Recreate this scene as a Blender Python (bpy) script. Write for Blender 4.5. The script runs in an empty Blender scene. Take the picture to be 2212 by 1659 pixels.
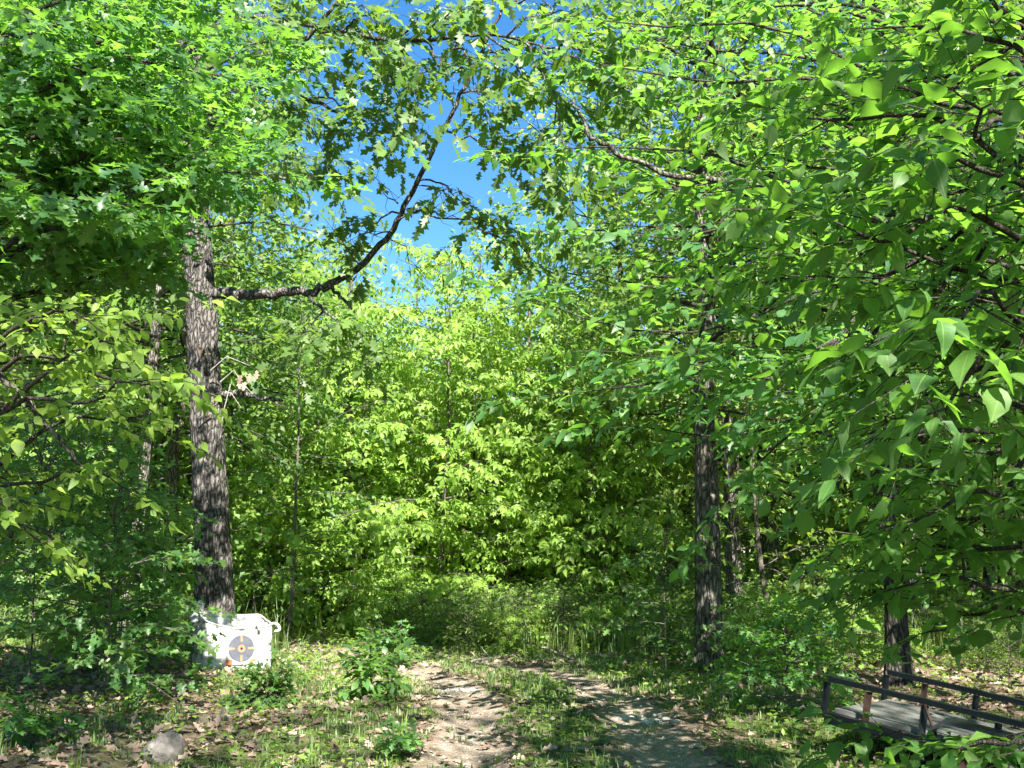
import bpy, math, random
import numpy as np
from mathutils import Vector, Matrix, noise as mnoise

# ------------------------------------------------------------------ camera, world, sun, exposure
scn = bpy.context.scene
C = scn.collection
PITCH = math.radians(8.77)
CAM_H = 1.5
cd = bpy.data.cameras.new('camera'); cam = bpy.data.objects.new('camera', cd); C.objects.link(cam)
cam.location = (0, 0, CAM_H); cam.rotation_euler = (math.pi/2 + PITCH, 0, 0)
cd.sensor_width = 36; cd.lens = 36*2400/2212; cd.clip_start = .05; cd.clip_end = 1500
scn.camera = cam
SUN_AZ = 17      # degrees to the right of straight behind the camera
SUN_EL = 45
w = bpy.data.worlds.new('World'); scn.world = w; w.use_nodes = True
wn = w.node_tree.nodes; wl = w.node_tree.links
bg = wn['Background']
sky = wn.new('ShaderNodeTexSky'); sky.sky_type = 'NISHITA'; sky.sun_disc = False
sky.sun_elevation = math.radians(SUN_EL)
to_sun = Vector((math.sin(math.radians(SUN_AZ)), -math.cos(math.radians(SUN_AZ)), math.tan(math.radians(SUN_EL)))).normalized()
sky.sun_rotation = math.atan2(to_sun.x, to_sun.y)
sky.air_density = 1.0; sky.dust_density = .1; sky.ozone_density = 3.0
hs_ = wn.new('ShaderNodeHueSaturation'); hs_.inputs['Saturation'].default_value = 1.30
wl.new(sky.outputs[0], hs_.inputs['Color']); wl.new(hs_.outputs[0], bg.inputs[0]); bg.inputs[1].default_value = .052
sd = bpy.data.lights.new('sun', 'SUN'); sd.energy = 5.0; sd.angle = math.radians(.55); sd.color = (1, .95, .86)
sun = bpy.data.objects.new('sun', sd); C.objects.link(sun)
sun.rotation_euler = to_sun.to_track_quat('Z', 'Y').to_euler()
vs = scn.view_settings
vs.view_transform = 'Standard'; vs.look = 'None'; vs.gamma = 1; vs.use_curve_mapping = False
vs.exposure = 2.3
scn.render.engine = 'CYCLES'
try:
    scn.cycles.max_bounces = 12; scn.cycles.diffuse_bounces = 10; scn.cycles.transmission_bounces = 8
except Exception: pass

# ------------------------------------------------------------------ helpers
CP, SP = math.cos(PITCH), math.sin(PITCH)
def P(px, py, Y):
    """world point at ground distance Y that the photograph shows at (px, py) of a 2212 x 1659 frame"""
    x = (px-1106)/2400; y = (829.5-py)/2400
    dy = CP - y*SP; dz = SP + y*CP
    t = Y/dy
    return np.array((x*t, Y, CAM_H + dz*t))
def proj(p):
    p = np.atleast_2d(p); v = p - np.array((0, 0, CAM_H))
    z = v[:, 1]*CP + v[:, 2]*SP; y = -v[:, 1]*SP + v[:, 2]*CP
    z = np.where(z < .05, .05, z)
    return 1106 + 2400*v[:, 0]/z, 829.5 - 2400*y/z, z
def nrmz(v):
    return v/np.maximum(np.linalg.norm(v, axis=-1, keepdims=True), 1e-9)
def path_c(y):
    """centre line of the track"""
    return np.interp(y, [0, 8, 11, 13.3, 15.7, 18, 21, 26, 40], [.44, .44, .42, .10, -.75, -2.0, -4.4, -9, -22])
def sm(a, b, x):
    t = np.clip((x-a)/(b-a), 0, 1); return t*t*(3-2*t)
def ground_z(x, y):
    x = np.asarray(x, float); y = np.asarray(y, float)
    z = .035*np.sin(x*.9+1.3)*np.sin(y*.55+.4) + .02*np.sin(x*2.3+y*1.1) + .012*np.sin(x*5.1-y*3.7+1) + .008*np.sin(x*9+y*7.3)
    off = x - path_c(y)
    rut = np.exp(-((np.abs(off)-.75)/.30)**2)*.05
    z = z - rut*sm(2, 4, y)
    z = z + .10*sm(1.2, 4.5, -off)                     # low bank on the left
    z = z - .26*np.exp(-(((x-3.5)/1.5)**2 + ((y-8.7)/1.5)**2))   # hollow the trailer stands in
    z = z + 1.6*sm(30, 110, np.hypot(x, y))
    return z
def on_ground(px, py):
    """walk the pixel's ray to the ground"""
    lo, hi = 1.0, 200.0
    for _ in range(50):
        m = (lo+hi)/2; p = P(px, py, m)
        if p[2] > float(ground_z(p[0], p[1])): lo = m
        else: hi = m
    p = P(px, py, lo); p[2] = float(ground_z(p[0], p[1])); return p

def mesh_np(name, V, F, mats, mat_idx=None, smooth=True, uv=None):
    """mesh from numpy arrays; F is (n, k)"""
    me = bpy.data.meshes.new(name)
    V = np.ascontiguousarray(V, dtype=np.float32); F = np.ascontiguousarray(F, dtype=np.int32)
    n, k = F.shape
    me.vertices.add(len(V)); me.vertices.foreach_set('co', V.ravel())
    me.loops.add(n*k); me.loops.foreach_set('vertex_index', F.ravel())
    me.polygons.add(n); me.polygons.foreach_set('loop_start', np.arange(n, dtype=np.int32)*k)
    me.polygons.foreach_set('loop_total', np.full(n, k, dtype=np.int32))
    me.polygons.foreach_set('use_smooth', np.full(n, bool(smooth)))
    for m in (mats if isinstance(mats, (list, tuple)) else [mats]): me.materials.append(m)
    if mat_idx is not None: me.polygons.foreach_set('material_index', np.asarray(mat_idx, dtype=np.int32))
    if uv is not None:
        u = me.uv_layers.new(name='UVMap'); u.data.foreach_set('uv', np.ascontiguousarray(uv[F.ravel()], dtype=np.float32).ravel())
    me.update(); me.validate()
    return me
def link(name, me, parent=None, loc=None):
    o = bpy.data.objects.new(name, me); C.objects.link(o)
    if parent is not None: o.parent = parent
    if loc is not None: o.location = loc
    return o
def tag(o, label=None, cat=None, group=None, kind=None):
    if label: o['label'] = label
    if cat: o['category'] = cat
    if group: o['group'] = group
    if kind: o['kind'] = kind
    return o
def empty(name, loc, rz=0):
    o = bpy.data.objects.new(name, None); C.objects.link(o); o.location = tuple(float(v) for v in loc); o.rotation_euler = (0, 0, rz)
    o.empty_display_size = .2
    return o
def copy_thing(root, loc, rz=0, sc=1., label=None, group=None, cat=None):
    r = root.copy(); C.objects.link(r); r.location = tuple(float(v) for v in loc); r.rotation_euler = (0, 0, rz)
    r.scale = (sc, sc, sc) if np.isscalar(sc) else sc
    if label: r['label'] = label
    if group: r['group'] = group
    if cat: r['category'] = cat
    for ch in list(root.children):
        c = ch.copy(); C.objects.link(c); c.parent = r
        for g in list(ch.children):
            d = g.copy(); C.objects.link(d); d.parent = c
    return r

class Buf:
    """collects vertices and quads or triangles (all turned into triangles)"""
    def __init__(s): s.V = []; s.F = []; s.n = 0
    def add(s, V, F):
        V = np.asarray(V, float); F = np.asarray(F, int)
        if F.shape[1] == 4: F = np.vstack((F[:, [0, 1, 2]], F[:, [0, 2, 3]]))
        s.V.append(V); s.F.append(F+s.n); s.n += len(V)
    def tube(s, pts, rad, k=8, cap=True):
        pts = np.asarray(pts, float); n = len(pts)
        rad = np.full(n, rad, float) if np.isscalar(rad) else np.asarray(rad, float)
        t = nrmz(np.gradient(pts, axis=0))
        ref = np.array((0, 0, 1.)) if abs(t[0, 2]) < .9 else np.array((1., 0, 0))
        a = nrmz(np.cross(t, ref)); b = np.cross(t, a)
        th = np.arange(k)*2*math.pi/k
        V = pts[:, None, :] + rad[:, None, None]*(np.cos(th)[None, :, None]*a[:, None, :] + np.sin(th)[None, :, None]*b[:, None, :])
        i = np.arange(n-1)[:, None]*k; j = np.arange(k)[None, :]; j2 = (j+1) % k
        F = np.stack((i+j, i+j2, i+k+j2, i+k+j), -1).reshape(-1, 4)
        s.add(V.reshape(-1, 3), F)
        if cap:
            c = np.vstack((V[-1], pts[-1])); s.add(c, [[q, (q+1) % k, k] for q in range(k)])
            c = np.vstack((V[0], pts[0])); s.add(c, [[(q+1) % k, q, k] for q in range(k)])
    def box(s, c, size, R=None):
        c = np.asarray(c, float); h = np.asarray(size, float)/2
        v = np.array([(x, y, z) for x in (-1, 1) for y in (-1, 1) for z in (-1, 1)])*h
        if R is not None: v = v @ np.asarray(R).T
        s.add(v+c, [(0, 1, 3, 2), (4, 6, 7, 5), (0, 4, 5, 1), (2, 3, 7, 6), (0, 2, 6, 4), (1, 5, 7, 3)])
    def twigs(s, A, B, r):
        m = len(A)
        if not m: return
        d = nrmz(B-A); ref = np.tile(np.array((.3, .2, 1.)), (m, 1)); a = nrmz(np.cross(d, ref)); b = np.cross(d, a)
        V = np.zeros((m, 6, 3))
        for q in range(3):
            an = q*2*math.pi/3; o = math.cos(an)*a + math.sin(an)*b
            V[:, q] = A + o*r; V[:, 3+q] = B + o*r*.45
        F = np.array([(0, 1, 4), (0, 4, 3), (1, 2, 5), (1, 5, 4), (2, 0, 3), (2, 3, 5)])
        s.add(V.reshape(-1, 3), (F[None]+(np.arange(m)*6)[:, None, None]).reshape(-1, 3))
    def mesh(s, name, mats, smooth=True):
        return mesh_np(name, np.vstack(s.V), np.vstack(s.F), mats, smooth=smooth)
    def shift(s, o):
        s.V = [v-np.asarray(o) for v in s.V]; return s

# ------------------------------------------------------------------ materials
def newmat(name):
    m = bpy.data.materials.new(name); m.use_nodes = True; nt = m.node_tree; nt.nodes.clear()
    out = nt.nodes.new('ShaderNodeOutputMaterial')
    return m, nt, out
def N(nt, t, **kw):
    n = nt.nodes.new(t)
    for k, v in kw.items():
        if k.startswith('i_'):
            key = k[2:]; key = int(key) if key.isdigit() else key.replace('_', ' ')
            n.inputs[key].default_value = v
        else: setattr(n, k, v)
    return n
def ramp(nt, fac, stops, interp='LINEAR'):
    r = nt.nodes.new('ShaderNodeValToRGB'); e = r.color_ramp.elements; r.color_ramp.interpolation = interp
    while len(e) < len(stops): e.new(.5)
    for x, (p, c) in zip(e, stops): x.position = p; x.color = (*c, 1)
    nt.links.new(fac, r.inputs[0]); return r.outputs[0]
def leaf_mat(name, cols, trans, rough=.45, spec=.5, tfac=.42, veins=False, vary=1.):
    m, nt, out = newmat(name); L = nt.links
    g = N(nt, 'ShaderNodeNewGeometry'); oi = N(nt, 'ShaderNodeObjectInfo')
    ad = N(nt, 'ShaderNodeMath', operation='ADD'); L.new(g.outputs['Random Per Island'], ad.inputs[0]); L.new(oi.outputs['Random'], ad.inputs[1])
    fr = N(nt, 'ShaderNodeMath', operation='FRACT'); L.new(ad.outputs[0], fr.inputs[0])
    n = len(cols); st = [(i/(n-1), c) for i, c in enumerate(cols)]
    col = ramp(nt, fr.outputs[0], st)
    st2 = [(i/(n-1), tuple(min(1, trans[j]*(c[1]/cols[0][1])**.6) for j in range(3))) for i, c in enumerate(cols)]
    tcol = ramp(nt, fr.outputs[0], st2)
    tv = N(nt, 'ShaderNodeMath', operation='MULTIPLY_ADD', i_1=.4*vary, i_2=1-.2*vary); L.new(oi.outputs['Random'], tv.inputs[0])
    th = N(nt, 'ShaderNodeMath', operation='MULTIPLY_ADD', i_1=.022*vary, i_2=.5-.016*vary); L.new(oi.outputs['Random'], th.inputs[0])
    for w_, c_ in (('a', col), ('b', tcol)):
        hv = N(nt, 'ShaderNodeHueSaturation'); L.new(c_, hv.inputs['Color']); L.new(tv.outputs[0], hv.inputs['Value']); L.new(th.outputs[0], hv.inputs['Hue'])
        if w_ == 'a': col = hv.outputs[0]
        else: tcol = hv.outputs[0]
    # paler underside
    mx = N(nt, 'ShaderNodeMix', data_type='RGBA'); L.new(g.outputs['Backfacing'], mx.inputs[0]); L.new(col, mx.inputs[6])
    br = N(nt, 'ShaderNodeMix', data_type='RGBA'); br.inputs[0].default_value = .45; L.new(col, br.inputs[6]); br.inputs[7].default_value = (.16, .22, .12, 1)
    L.new(br.outputs[2], mx.inputs[7]); cc = mx.outputs[2]
    if veins:
        uv = N(nt, 'ShaderNodeUVMap', uv_map='UVMap'); sx = N(nt, 'ShaderNodeSeparateXYZ'); L.new(uv.outputs[0], sx.inputs[0])
        ab = N(nt, 'ShaderNodeMath', operation='ABSOLUTE'); L.new(sx.outputs[0], ab.inputs[0])
        # side veins: (v - .8|u|) * 9
        m1 = N(nt, 'ShaderNodeMath', operation='MULTIPLY', i_1=-.9); L.new(ab.outputs[0], m1.inputs[0])
        a1 = N(nt, 'ShaderNodeMath', operation='ADD'); L.new(m1.outputs[0], a1.inputs[0]); L.new(sx.outputs[1], a1.inputs[1])
        m2 = N(nt, 'ShaderNodeMath', operation='MULTIPLY', i_1=8.); L.new(a1.outputs[0], m2.inputs[0])
        f2 = N(nt, 'ShaderNodeMath', operation='FRACT'); L.new(m2.outputs[0], f2.inputs[0])
        l2 = N(nt, 'ShaderNodeMath', operation='LESS_THAN', i_1=.13); L.new(f2.outputs[0], l2.inputs[0])
        l1 = N(nt, 'ShaderNodeMath', operation='LESS_THAN', i_1=.014); L.new(ab.outputs[0], l1.inputs[0])
        h = N(nt, 'ShaderNodeMath', operation='MULTIPLY', i_1=.35); L.new(l2.outputs[0], h.inputs[0])
        mm = N(nt, 'ShaderNodeMath', operation='MAXIMUM'); L.new(h.outputs[0], mm.inputs[0]); L.new(l1.outputs[0], mm.inputs[1])
        vm = N(nt, 'ShaderNodeMix', data_type='RGBA'); 
        m4 = N(nt, 'ShaderNodeMath', operation='MULTIPLY', i_1=.6); L.new(mm.outputs[0], m4.inputs[0])
        L.new(m4.outputs[0], vm.inputs[0]); L.new(cc, vm.inputs[6]); vm.inputs[7].default_value = (.2, .3, .08, 1); cc = vm.outputs[2]
    b = N(nt, 'ShaderNodeBsdfPrincipled', i_Roughness=rough); b.inputs['Specular IOR Level'].default_value = spec
    L.new(cc, b.inputs['Base Color'])
    t = N(nt, 'ShaderNodeBsdfTranslucent'); L.new(tcol, t.inputs[0])
    ms = N(nt, 'ShaderNodeMixShader', i_0=tfac); L.new(b.outputs[0], ms.inputs[1]); L.new(t.outputs[0], ms.inputs[2]); L.new(ms.outputs[0], out.inputs[0])
    return m
M = {}
M['oak'] = leaf_mat('oak_leaf', [(.045, .10, .03), (.075, .15, .035), (.11, .20, .045)], (.20, .38, .035), rough=.45, spec=.35, tfac=.42)
M['oak_near'] = leaf_mat('oak_leaf_near', [(.03, .09, .032), (.055, .14, .04), (.10, .20, .045)], (.18, .40, .035), rough=.42, spec=.5, tfac=.44, vary=.2)  # greens darkened in place of shade that is not cast on the near crown
M['hick'] = leaf_mat('hickory_leaf', [(.12, .215, .035), (.17, .285, .045), (.24, .35, .06)], (.33, .52, .045), rough=.5, spec=.35, tfac=.48, vary=.35)
M['broad'] = leaf_mat('broad_leaf', [(.035, .10, .026), (.06, .15, .032), (.10, .20, .038)], (.18, .40, .032), rough=.5, spec=.4, tfac=.48, veins=True, vary=.15)
M['maple'] = leaf_mat('maple_leaf', [(.035, .095, .03), (.06, .14, .035), (.10, .19, .04)], (.18, .37, .035), rough=.45, spec=.45, tfac=.40)
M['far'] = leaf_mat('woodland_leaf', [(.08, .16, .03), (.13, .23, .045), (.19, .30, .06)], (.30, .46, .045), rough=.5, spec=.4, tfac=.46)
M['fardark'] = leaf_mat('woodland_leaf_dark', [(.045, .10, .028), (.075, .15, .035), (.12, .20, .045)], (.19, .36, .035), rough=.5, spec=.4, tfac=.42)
M['weed'] = leaf_mat('weed_leaf', [(.08, .16, .03), (.13, .24, .04), (.20, .32, .05)], (.30, .47, .04), rough=.5, spec=.35, tfac=.4)
M['grass'] = leaf_mat('grass_blade', [(.07, .13, .03), (.11, .19, .035), (.18, .24, .06)], (.25, .36, .05), rough=.5, spec=.35, tfac=.35)
M['dead'] = leaf_mat('dead_leaf', [(.11, .075, .055), (.23, .165, .12), (.34, .26, .20), (.16, .12, .095)], (.2, .12, .06), rough=.65, spec=.3, tfac=.12)

def bark_mat(name, c0, c1, c2, scale=1., bump=.6, lich=.35):
    m, nt, out = newmat(name); L = nt.links
    tc = N(nt, 'ShaderNodeTexCoord'); mp = N(nt, 'ShaderNodeMapping'); mp.inputs['Scale'].default_value = (9*scale, 9*scale, 2.4*scale)
    L.new(tc.outputs['Object'], mp.inputs[0])
    n1 = N(nt, 'ShaderNodeTexNoise', i_Scale=3.2, i_Detail=6., i_Roughness=.65); L.new(mp.outputs[0], n1.inputs[0])
    v = N(nt, 'ShaderNodeTexVoronoi', feature='DISTANCE_TO_EDGE', i_Scale=2.6)
    wv = N(nt, 'ShaderNodeMix', data_type='VECTOR'); wv.inputs[0].default_value = .16; L.new(mp.outputs[0], wv.inputs[4]); L.new(n1.outputs['Color'], wv.inputs[5]); L.new(wv.outputs[1], v.inputs[0])
    r = ramp(nt, v.outputs[0], [(0., (0, 0, 0)), (.10, (.55, .55, .55)), (.3, (1, 1, 1))])
    n2 = N(nt, 'ShaderNodeTexNoise', i_Scale=5., i_Detail=8., i_Roughness=.7); L.new(tc.outputs['Object'], n2.inputs[0])
    c = ramp(nt, n1.outputs[0], [(.3, c0), (.5, c1), (.7, c2)])
    mu = N(nt, 'ShaderNodeMix', data_type='RGBA', blend_type='MULTIPLY'); mu.inputs[0].default_value = .72; L.new(c, mu.inputs[6]); L.new(r, mu.inputs[7])  # crevice shade painted into the colour: furrows multiplied darker
    lm = ramp(nt, n2.outputs[0], [(.56, (0, 0, 0)), (.68, (lich, lich, lich))])
    ml = N(nt, 'ShaderNodeMix', data_type='RGBA'); L.new(lm, ml.inputs[0]); L.new(mu.outputs[2], ml.inputs[6]); ml.inputs[7].default_value = (.34, .37, .32, 1)
    b = N(nt, 'ShaderNodeBsdfPrincipled', i_Roughness=.9); b.inputs['Specular IOR Level'].default_value = .15
    L.new(ml.outputs[2], b.inputs['Base Color'])
    ad = N(nt, 'ShaderNodeMath', operation='MULTIPLY_ADD', i_1=.5); L.new(n1.outputs[0], ad.inputs[0]); L.new(r, ad.inputs[2])
    bp = N(nt, 'ShaderNodeBump', i_Strength=min(1, bump*1.5), i_Distance=.05); L.new(ad.outputs[0], bp.inputs['Height']); L.new(bp.outputs[0], b.inputs['Normal'])
    L.new(b.outputs[0], out.inputs[0]); return m
M['bark'] = bark_mat('oak_bark', (.075, .068, .062), (.15, .137, .127), (.25, .23, .215))
M['bark3'] = bark_mat('shaded_bark', (.045, .04, .034), (.09, .08, .07), (.16, .145, .13), lich=.15)  # bark colours darkened to stand in for shade on the trunk behind the trailer
M['bark2'] = bark_mat('grey_bark', (.09, .08, .065), (.17, .155, .13), (.28, .26, .23), lich=.5)
M['bark_thin'] = bark_mat('young_bark', (.08, .07, .06), (.16, .14, .12), (.26, .23, .2), scale=3, bump=.3)
M['bark_branch'] = bark_mat('branch_bark', (.035, .03, .025), (.07, .06, .05), (.13, .115, .10), scale=3, bump=.3, lich=.12)
M['deadwood'] = bark_mat('dead_wood', (.3, .27, .24), (.42, .39, .35), (.52, .49, .45), scale=4, bump=.3)

def simple_mat(name, c0, c1, rough=.6, scale=8., bump=.2, metal=0., spec=.5, dist=.01, detail=6., stretch=(1, 1, 1)):
    m, nt, out = newmat(name); L = nt.links
    tc = N(nt, 'ShaderNodeTexCoord'); mp = N(nt, 'ShaderNodeMapping'); mp.inputs['Scale'].default_value = stretch; L.new(tc.outputs['Object'], mp.inputs[0])
    n1 = N(nt, 'ShaderNodeTexNoise', i_Scale=scale, i_Detail=detail, i_Roughness=.6); L.new(mp.outputs[0], n1.inputs[0])
    c = ramp(nt, n1.outputs[0], [(.35, c0), (.65, c1)])
    b = N(nt, 'ShaderNodeBsdfPrincipled', i_Roughness=rough, i_Metallic=metal); b.inputs['Specular IOR Level'].default_value = spec
    L.new(c, b.inputs['Base Color'])
    bp = N(nt, 'ShaderNodeBump', i_Strength=bump, i_Distance=dist); L.new(n1.outputs[0], bp.inputs['Height']); L.new(bp.outputs[0], b.inputs['Normal'])
    L.new(b.outputs[0], out.inputs[0]); return m

# ground: dirt, litter and thin grass soil mixed by a vertex mask (R track dirt, G green cover)
def ground_mat():
    m, nt, out = newmat('forest_ground'); L = nt.links
    at = N(nt, 'ShaderNodeAttribute', attribute_name='mask'); sp = N(nt, 'ShaderNodeSeparateColor'); L.new(at.outputs['Color'], sp.inputs[0])
    tc = N(nt, 'ShaderNodeTexCoord')
    n1 = N(nt, 'ShaderNodeTexNoise', i_Scale=14., i_Detail=8., i_Roughness=.7); L.new(tc.outputs['Object'], n1.inputs[0])
    n2 = N(nt, 'ShaderNodeTexNoise', i_Scale=2.2, i_Detail=6., i_Roughness=.6); L.new(tc.outputs['Object'], n2.inputs[0])
    v = N(nt, 'ShaderNodeTexVoronoi', i_Scale=45.); L.new(tc.outputs['Object'], v.inputs[0])
    vc = N(nt, 'ShaderNodeSeparateColor'); L.new(v.outputs['Color'], vc.inputs[0])
    dirt = ramp(nt, n1.outputs[0], [(.3, (.14, .115, .09)), (.5, (.235, .195, .155)), (.72, (.33, .285, .235))])
    grit = ramp(nt, vc.outputs[0], [(0., (.11, .08, .055)), (.5, (.23, .175, .125)), (1., (.36, .30, .24))])
    dm = N(nt, 'ShaderNodeMix', data_type='RGBA'); dm.inputs[0].default_value = .5; L.new(dirt, dm.inputs[6]); L.new(grit, dm.inputs[7])
    lit = ramp(nt, n1.outputs[0], [(.3, (.06, .042, .03)), (.5, (.14, .10, .075)), (.7, (.25, .19, .15))])
    grn = ramp(nt, n1.outputs[0], [(.3, (.035, .05, .015)), (.6, (.08, .11, .03)), (.8, (.13, .12, .06))])
    ad = N(nt, 'ShaderNodeMath', operation='MULTIPLY_ADD', i_1=.9, i_2=-.45); L.new(n2.outputs[0], ad.inputs[0])
    a1 = N(nt, 'ShaderNodeMath', operation='ADD', use_clamp=True); L.new(ad.outputs[0], a1.inputs[0]); L.new(sp.outputs[1], a1.inputs[1])
    x1 = N(nt, 'ShaderNodeMix', data_type='RGBA'); L.new(a1.outputs[0], x1.inputs[0]); L.new(lit, x1.inputs[6]); L.new(grn, x1.inputs[7])
    a2 = N(nt, 'ShaderNodeMath', operation='ADD', use_clamp=True); L.new(ad.outputs[0], a2.inputs[0]); L.new(sp.outputs[0], a2.inputs[1])
    x2 = N(nt, 'ShaderNodeMix', data_type='RGBA'); L.new(a2.outputs[0], x2.inputs[0]); L.new(x1.outputs[2], x2.inputs[6]); L.new(dm.outputs[2], x2.inputs[7])
    b = N(nt, 'ShaderNodeBsdfPrincipled', i_Roughness=.95); b.inputs['Specular IOR Level'].default_value = .1
    L.new(x2.outputs[2], b.inputs['Base Color'])
    h = N(nt, 'ShaderNodeMath', operation='MULTIPLY_ADD', i_1=.6); L.new(v.outputs['Distance'], h.inputs[0]); L.new(n1.outputs[0], h.inputs[2])
    bp = N(nt, 'ShaderNodeBump', i_Strength=.7, i_Distance=.03); L.new(h.outputs[0], bp.inputs['Height']); L.new(bp.outputs[0], b.inputs['Normal'])
    L.new(b.outputs[0], out.inputs[0]); return m
M['ground'] = ground_mat()

# ------------------------------------------------------------------ leaf shapes (y along the leaf, 0..1)
def t_ovate(w=.27, droop=.16, fold=.06):
    ys = [0, .10, .28, .52, .78, 1.0]; hs = [0, .42, .88, 1., .52, 0]
    V = []; idx = []
    for y, h in zip(ys, hs):
        z = -droop*y*y
        if h == 0: idx.append((len(V),)); V.append((0, y, z))
        else: idx.append((len(V), len(V)+1, len(V)+2)); V += [(-w*h, y-.03, z+fold*h), (0, y, z), (w*h, y-.03, z+fold*h)]
    F = []
    for a, b in zip(idx[:-1], idx[1:]):
        if len(a) == 1: F += [(a[0], b[1], b[0]), (a[0], b[2], b[1])]
        elif len(b) == 1: F += [(a[0], a[1], b[0]), (a[1], a[2], b[0])]
        else: F += [(a[0], a[1], b[1]), (a[0], b[1], b[0]), (a[1], a[2], b[2]), (a[1], b[2], b[1])]
    return np.array(V, float), np.array(F)
def wavy(tpl, seed, amp=.05, curl=.10, twist=.12, sx=1.):
    V, F = tpl; V = V.copy(); r = np.random.default_rng(seed)
    a, b, c_ = r.uniform(0, 6.28, 3)
    V[:, 2] += amp*np.sin(V[:, 1]*9+a)*np.abs(V[:, 0])*3 + curl*np.sin(V[:, 1]*2.2+b)*.5 + twist*V[:, 0]*(V[:, 1]-.5)*2*math.cos(c_)*2
    V[:, 0] = V[:, 0]*sx + .05*math.sin(b)*np.sin(V[:, 1]*3.1); return V, F
def t_lobed(prof, droop=.12, fold=.05):
    """prof: list of (y, half width); strips from the midrib out to a lobed margin"""
    V = []; F = []
    for y, h in prof:
        z = -droop*y*y
        V += [(-h, y + .10*h, z+fold*h*3), (0, y - .02, z), (h, y + .10*h, z+fold*h*3)]
    for i in range(len(prof)-1):
        a = i*3; b = a+3
        F += [(a, a+1, b+1), (a, b+1, b), (a+1, a+2, b+2), (a+1, b+2, b+1)]
    return np.array(V, float), np.array(F)
OAK_PROF = [(0, .01), (.10, .03), (.16, .14), (.26, .20), (.30, .075), (.38, .09), (.46, .33), (.56, .36), (.58, .11), (.68, .12), (.76, .30), (.84, .27), (.86, .10), (.93, .10), (1.04, .015)]
MAPLE_PROF = [(0, .02), (.03, .22), (.10, .32), (.16, .22), (.30, .24), (.40, .52), (.52, .46), (.54, .20), (.70, .17), (.78, .28), (.86, .16), (1.05, .01)]
def t_diamond(w=.28, droop=.12, fold=.05):
    V = [(0, 0, 0), (-w, .45, fold-droop*.2), (w, .45, fold-droop*.2), (0, .45, -droop*.2), (0, 1, -droop)]
    return np.array(V, float), np.array([(0, 3, 1), (0, 2, 3), (1, 3, 4), (3, 2, 4)])
def t_oaklo():
    pr = [(0, .01), (.2, .19), (.32, .08), (.5, .34), (.6, .11), (.8, .28), (1.02, .01)]
    return t_lobed(pr, .14, .05)
def t_compound(tpl, n=5):
    V0, F0 = tpl; V = []; F = []; c = 0
    pos = [(.50, 0, .56)] + [(.44, 58, .52), (.44, -58, .52)] + ([(.20, 70, .36), (.20, -70, .36)] if n >= 5 else [])
    for y, a, s in pos:
        an = math.radians(-a); v = V0*s
        x = v[:, 0]*math.cos(an) - v[:, 1]*math.sin(an); yy = v[:, 0]*math.sin(an) + v[:, 1]*math.cos(an)
        z = v[:, 2] - .30*(v[:, 1]**1.3)
        V.append(np.stack((x, yy+y, z), 1)); F.append(F0+c); c += len(V0)
    return np.vstack(V), np.vstack(F)
OV = t_ovate(); OVN = t_ovate(.31, .2, .07); DI = t_diamond(); OAK = t_lobed(OAK_PROF); MAP = t_lobed(MAPLE_PROF); OAKLO = t_oaklo(); OAKMID = t_lobed([(0, .01), (.13, .05), (.22, .20), (.31, .08), (.50, .36), (.60, .11), (.80, .29), (.89, .10), (1.04, .01)])
HICK = t_compound(t_ovate(.22, .2, .05)); HICKLO = t_compound(t_diamond(.24, .18)); HICKX = t_compound(t_diamond(.26, .15), 3)

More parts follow.
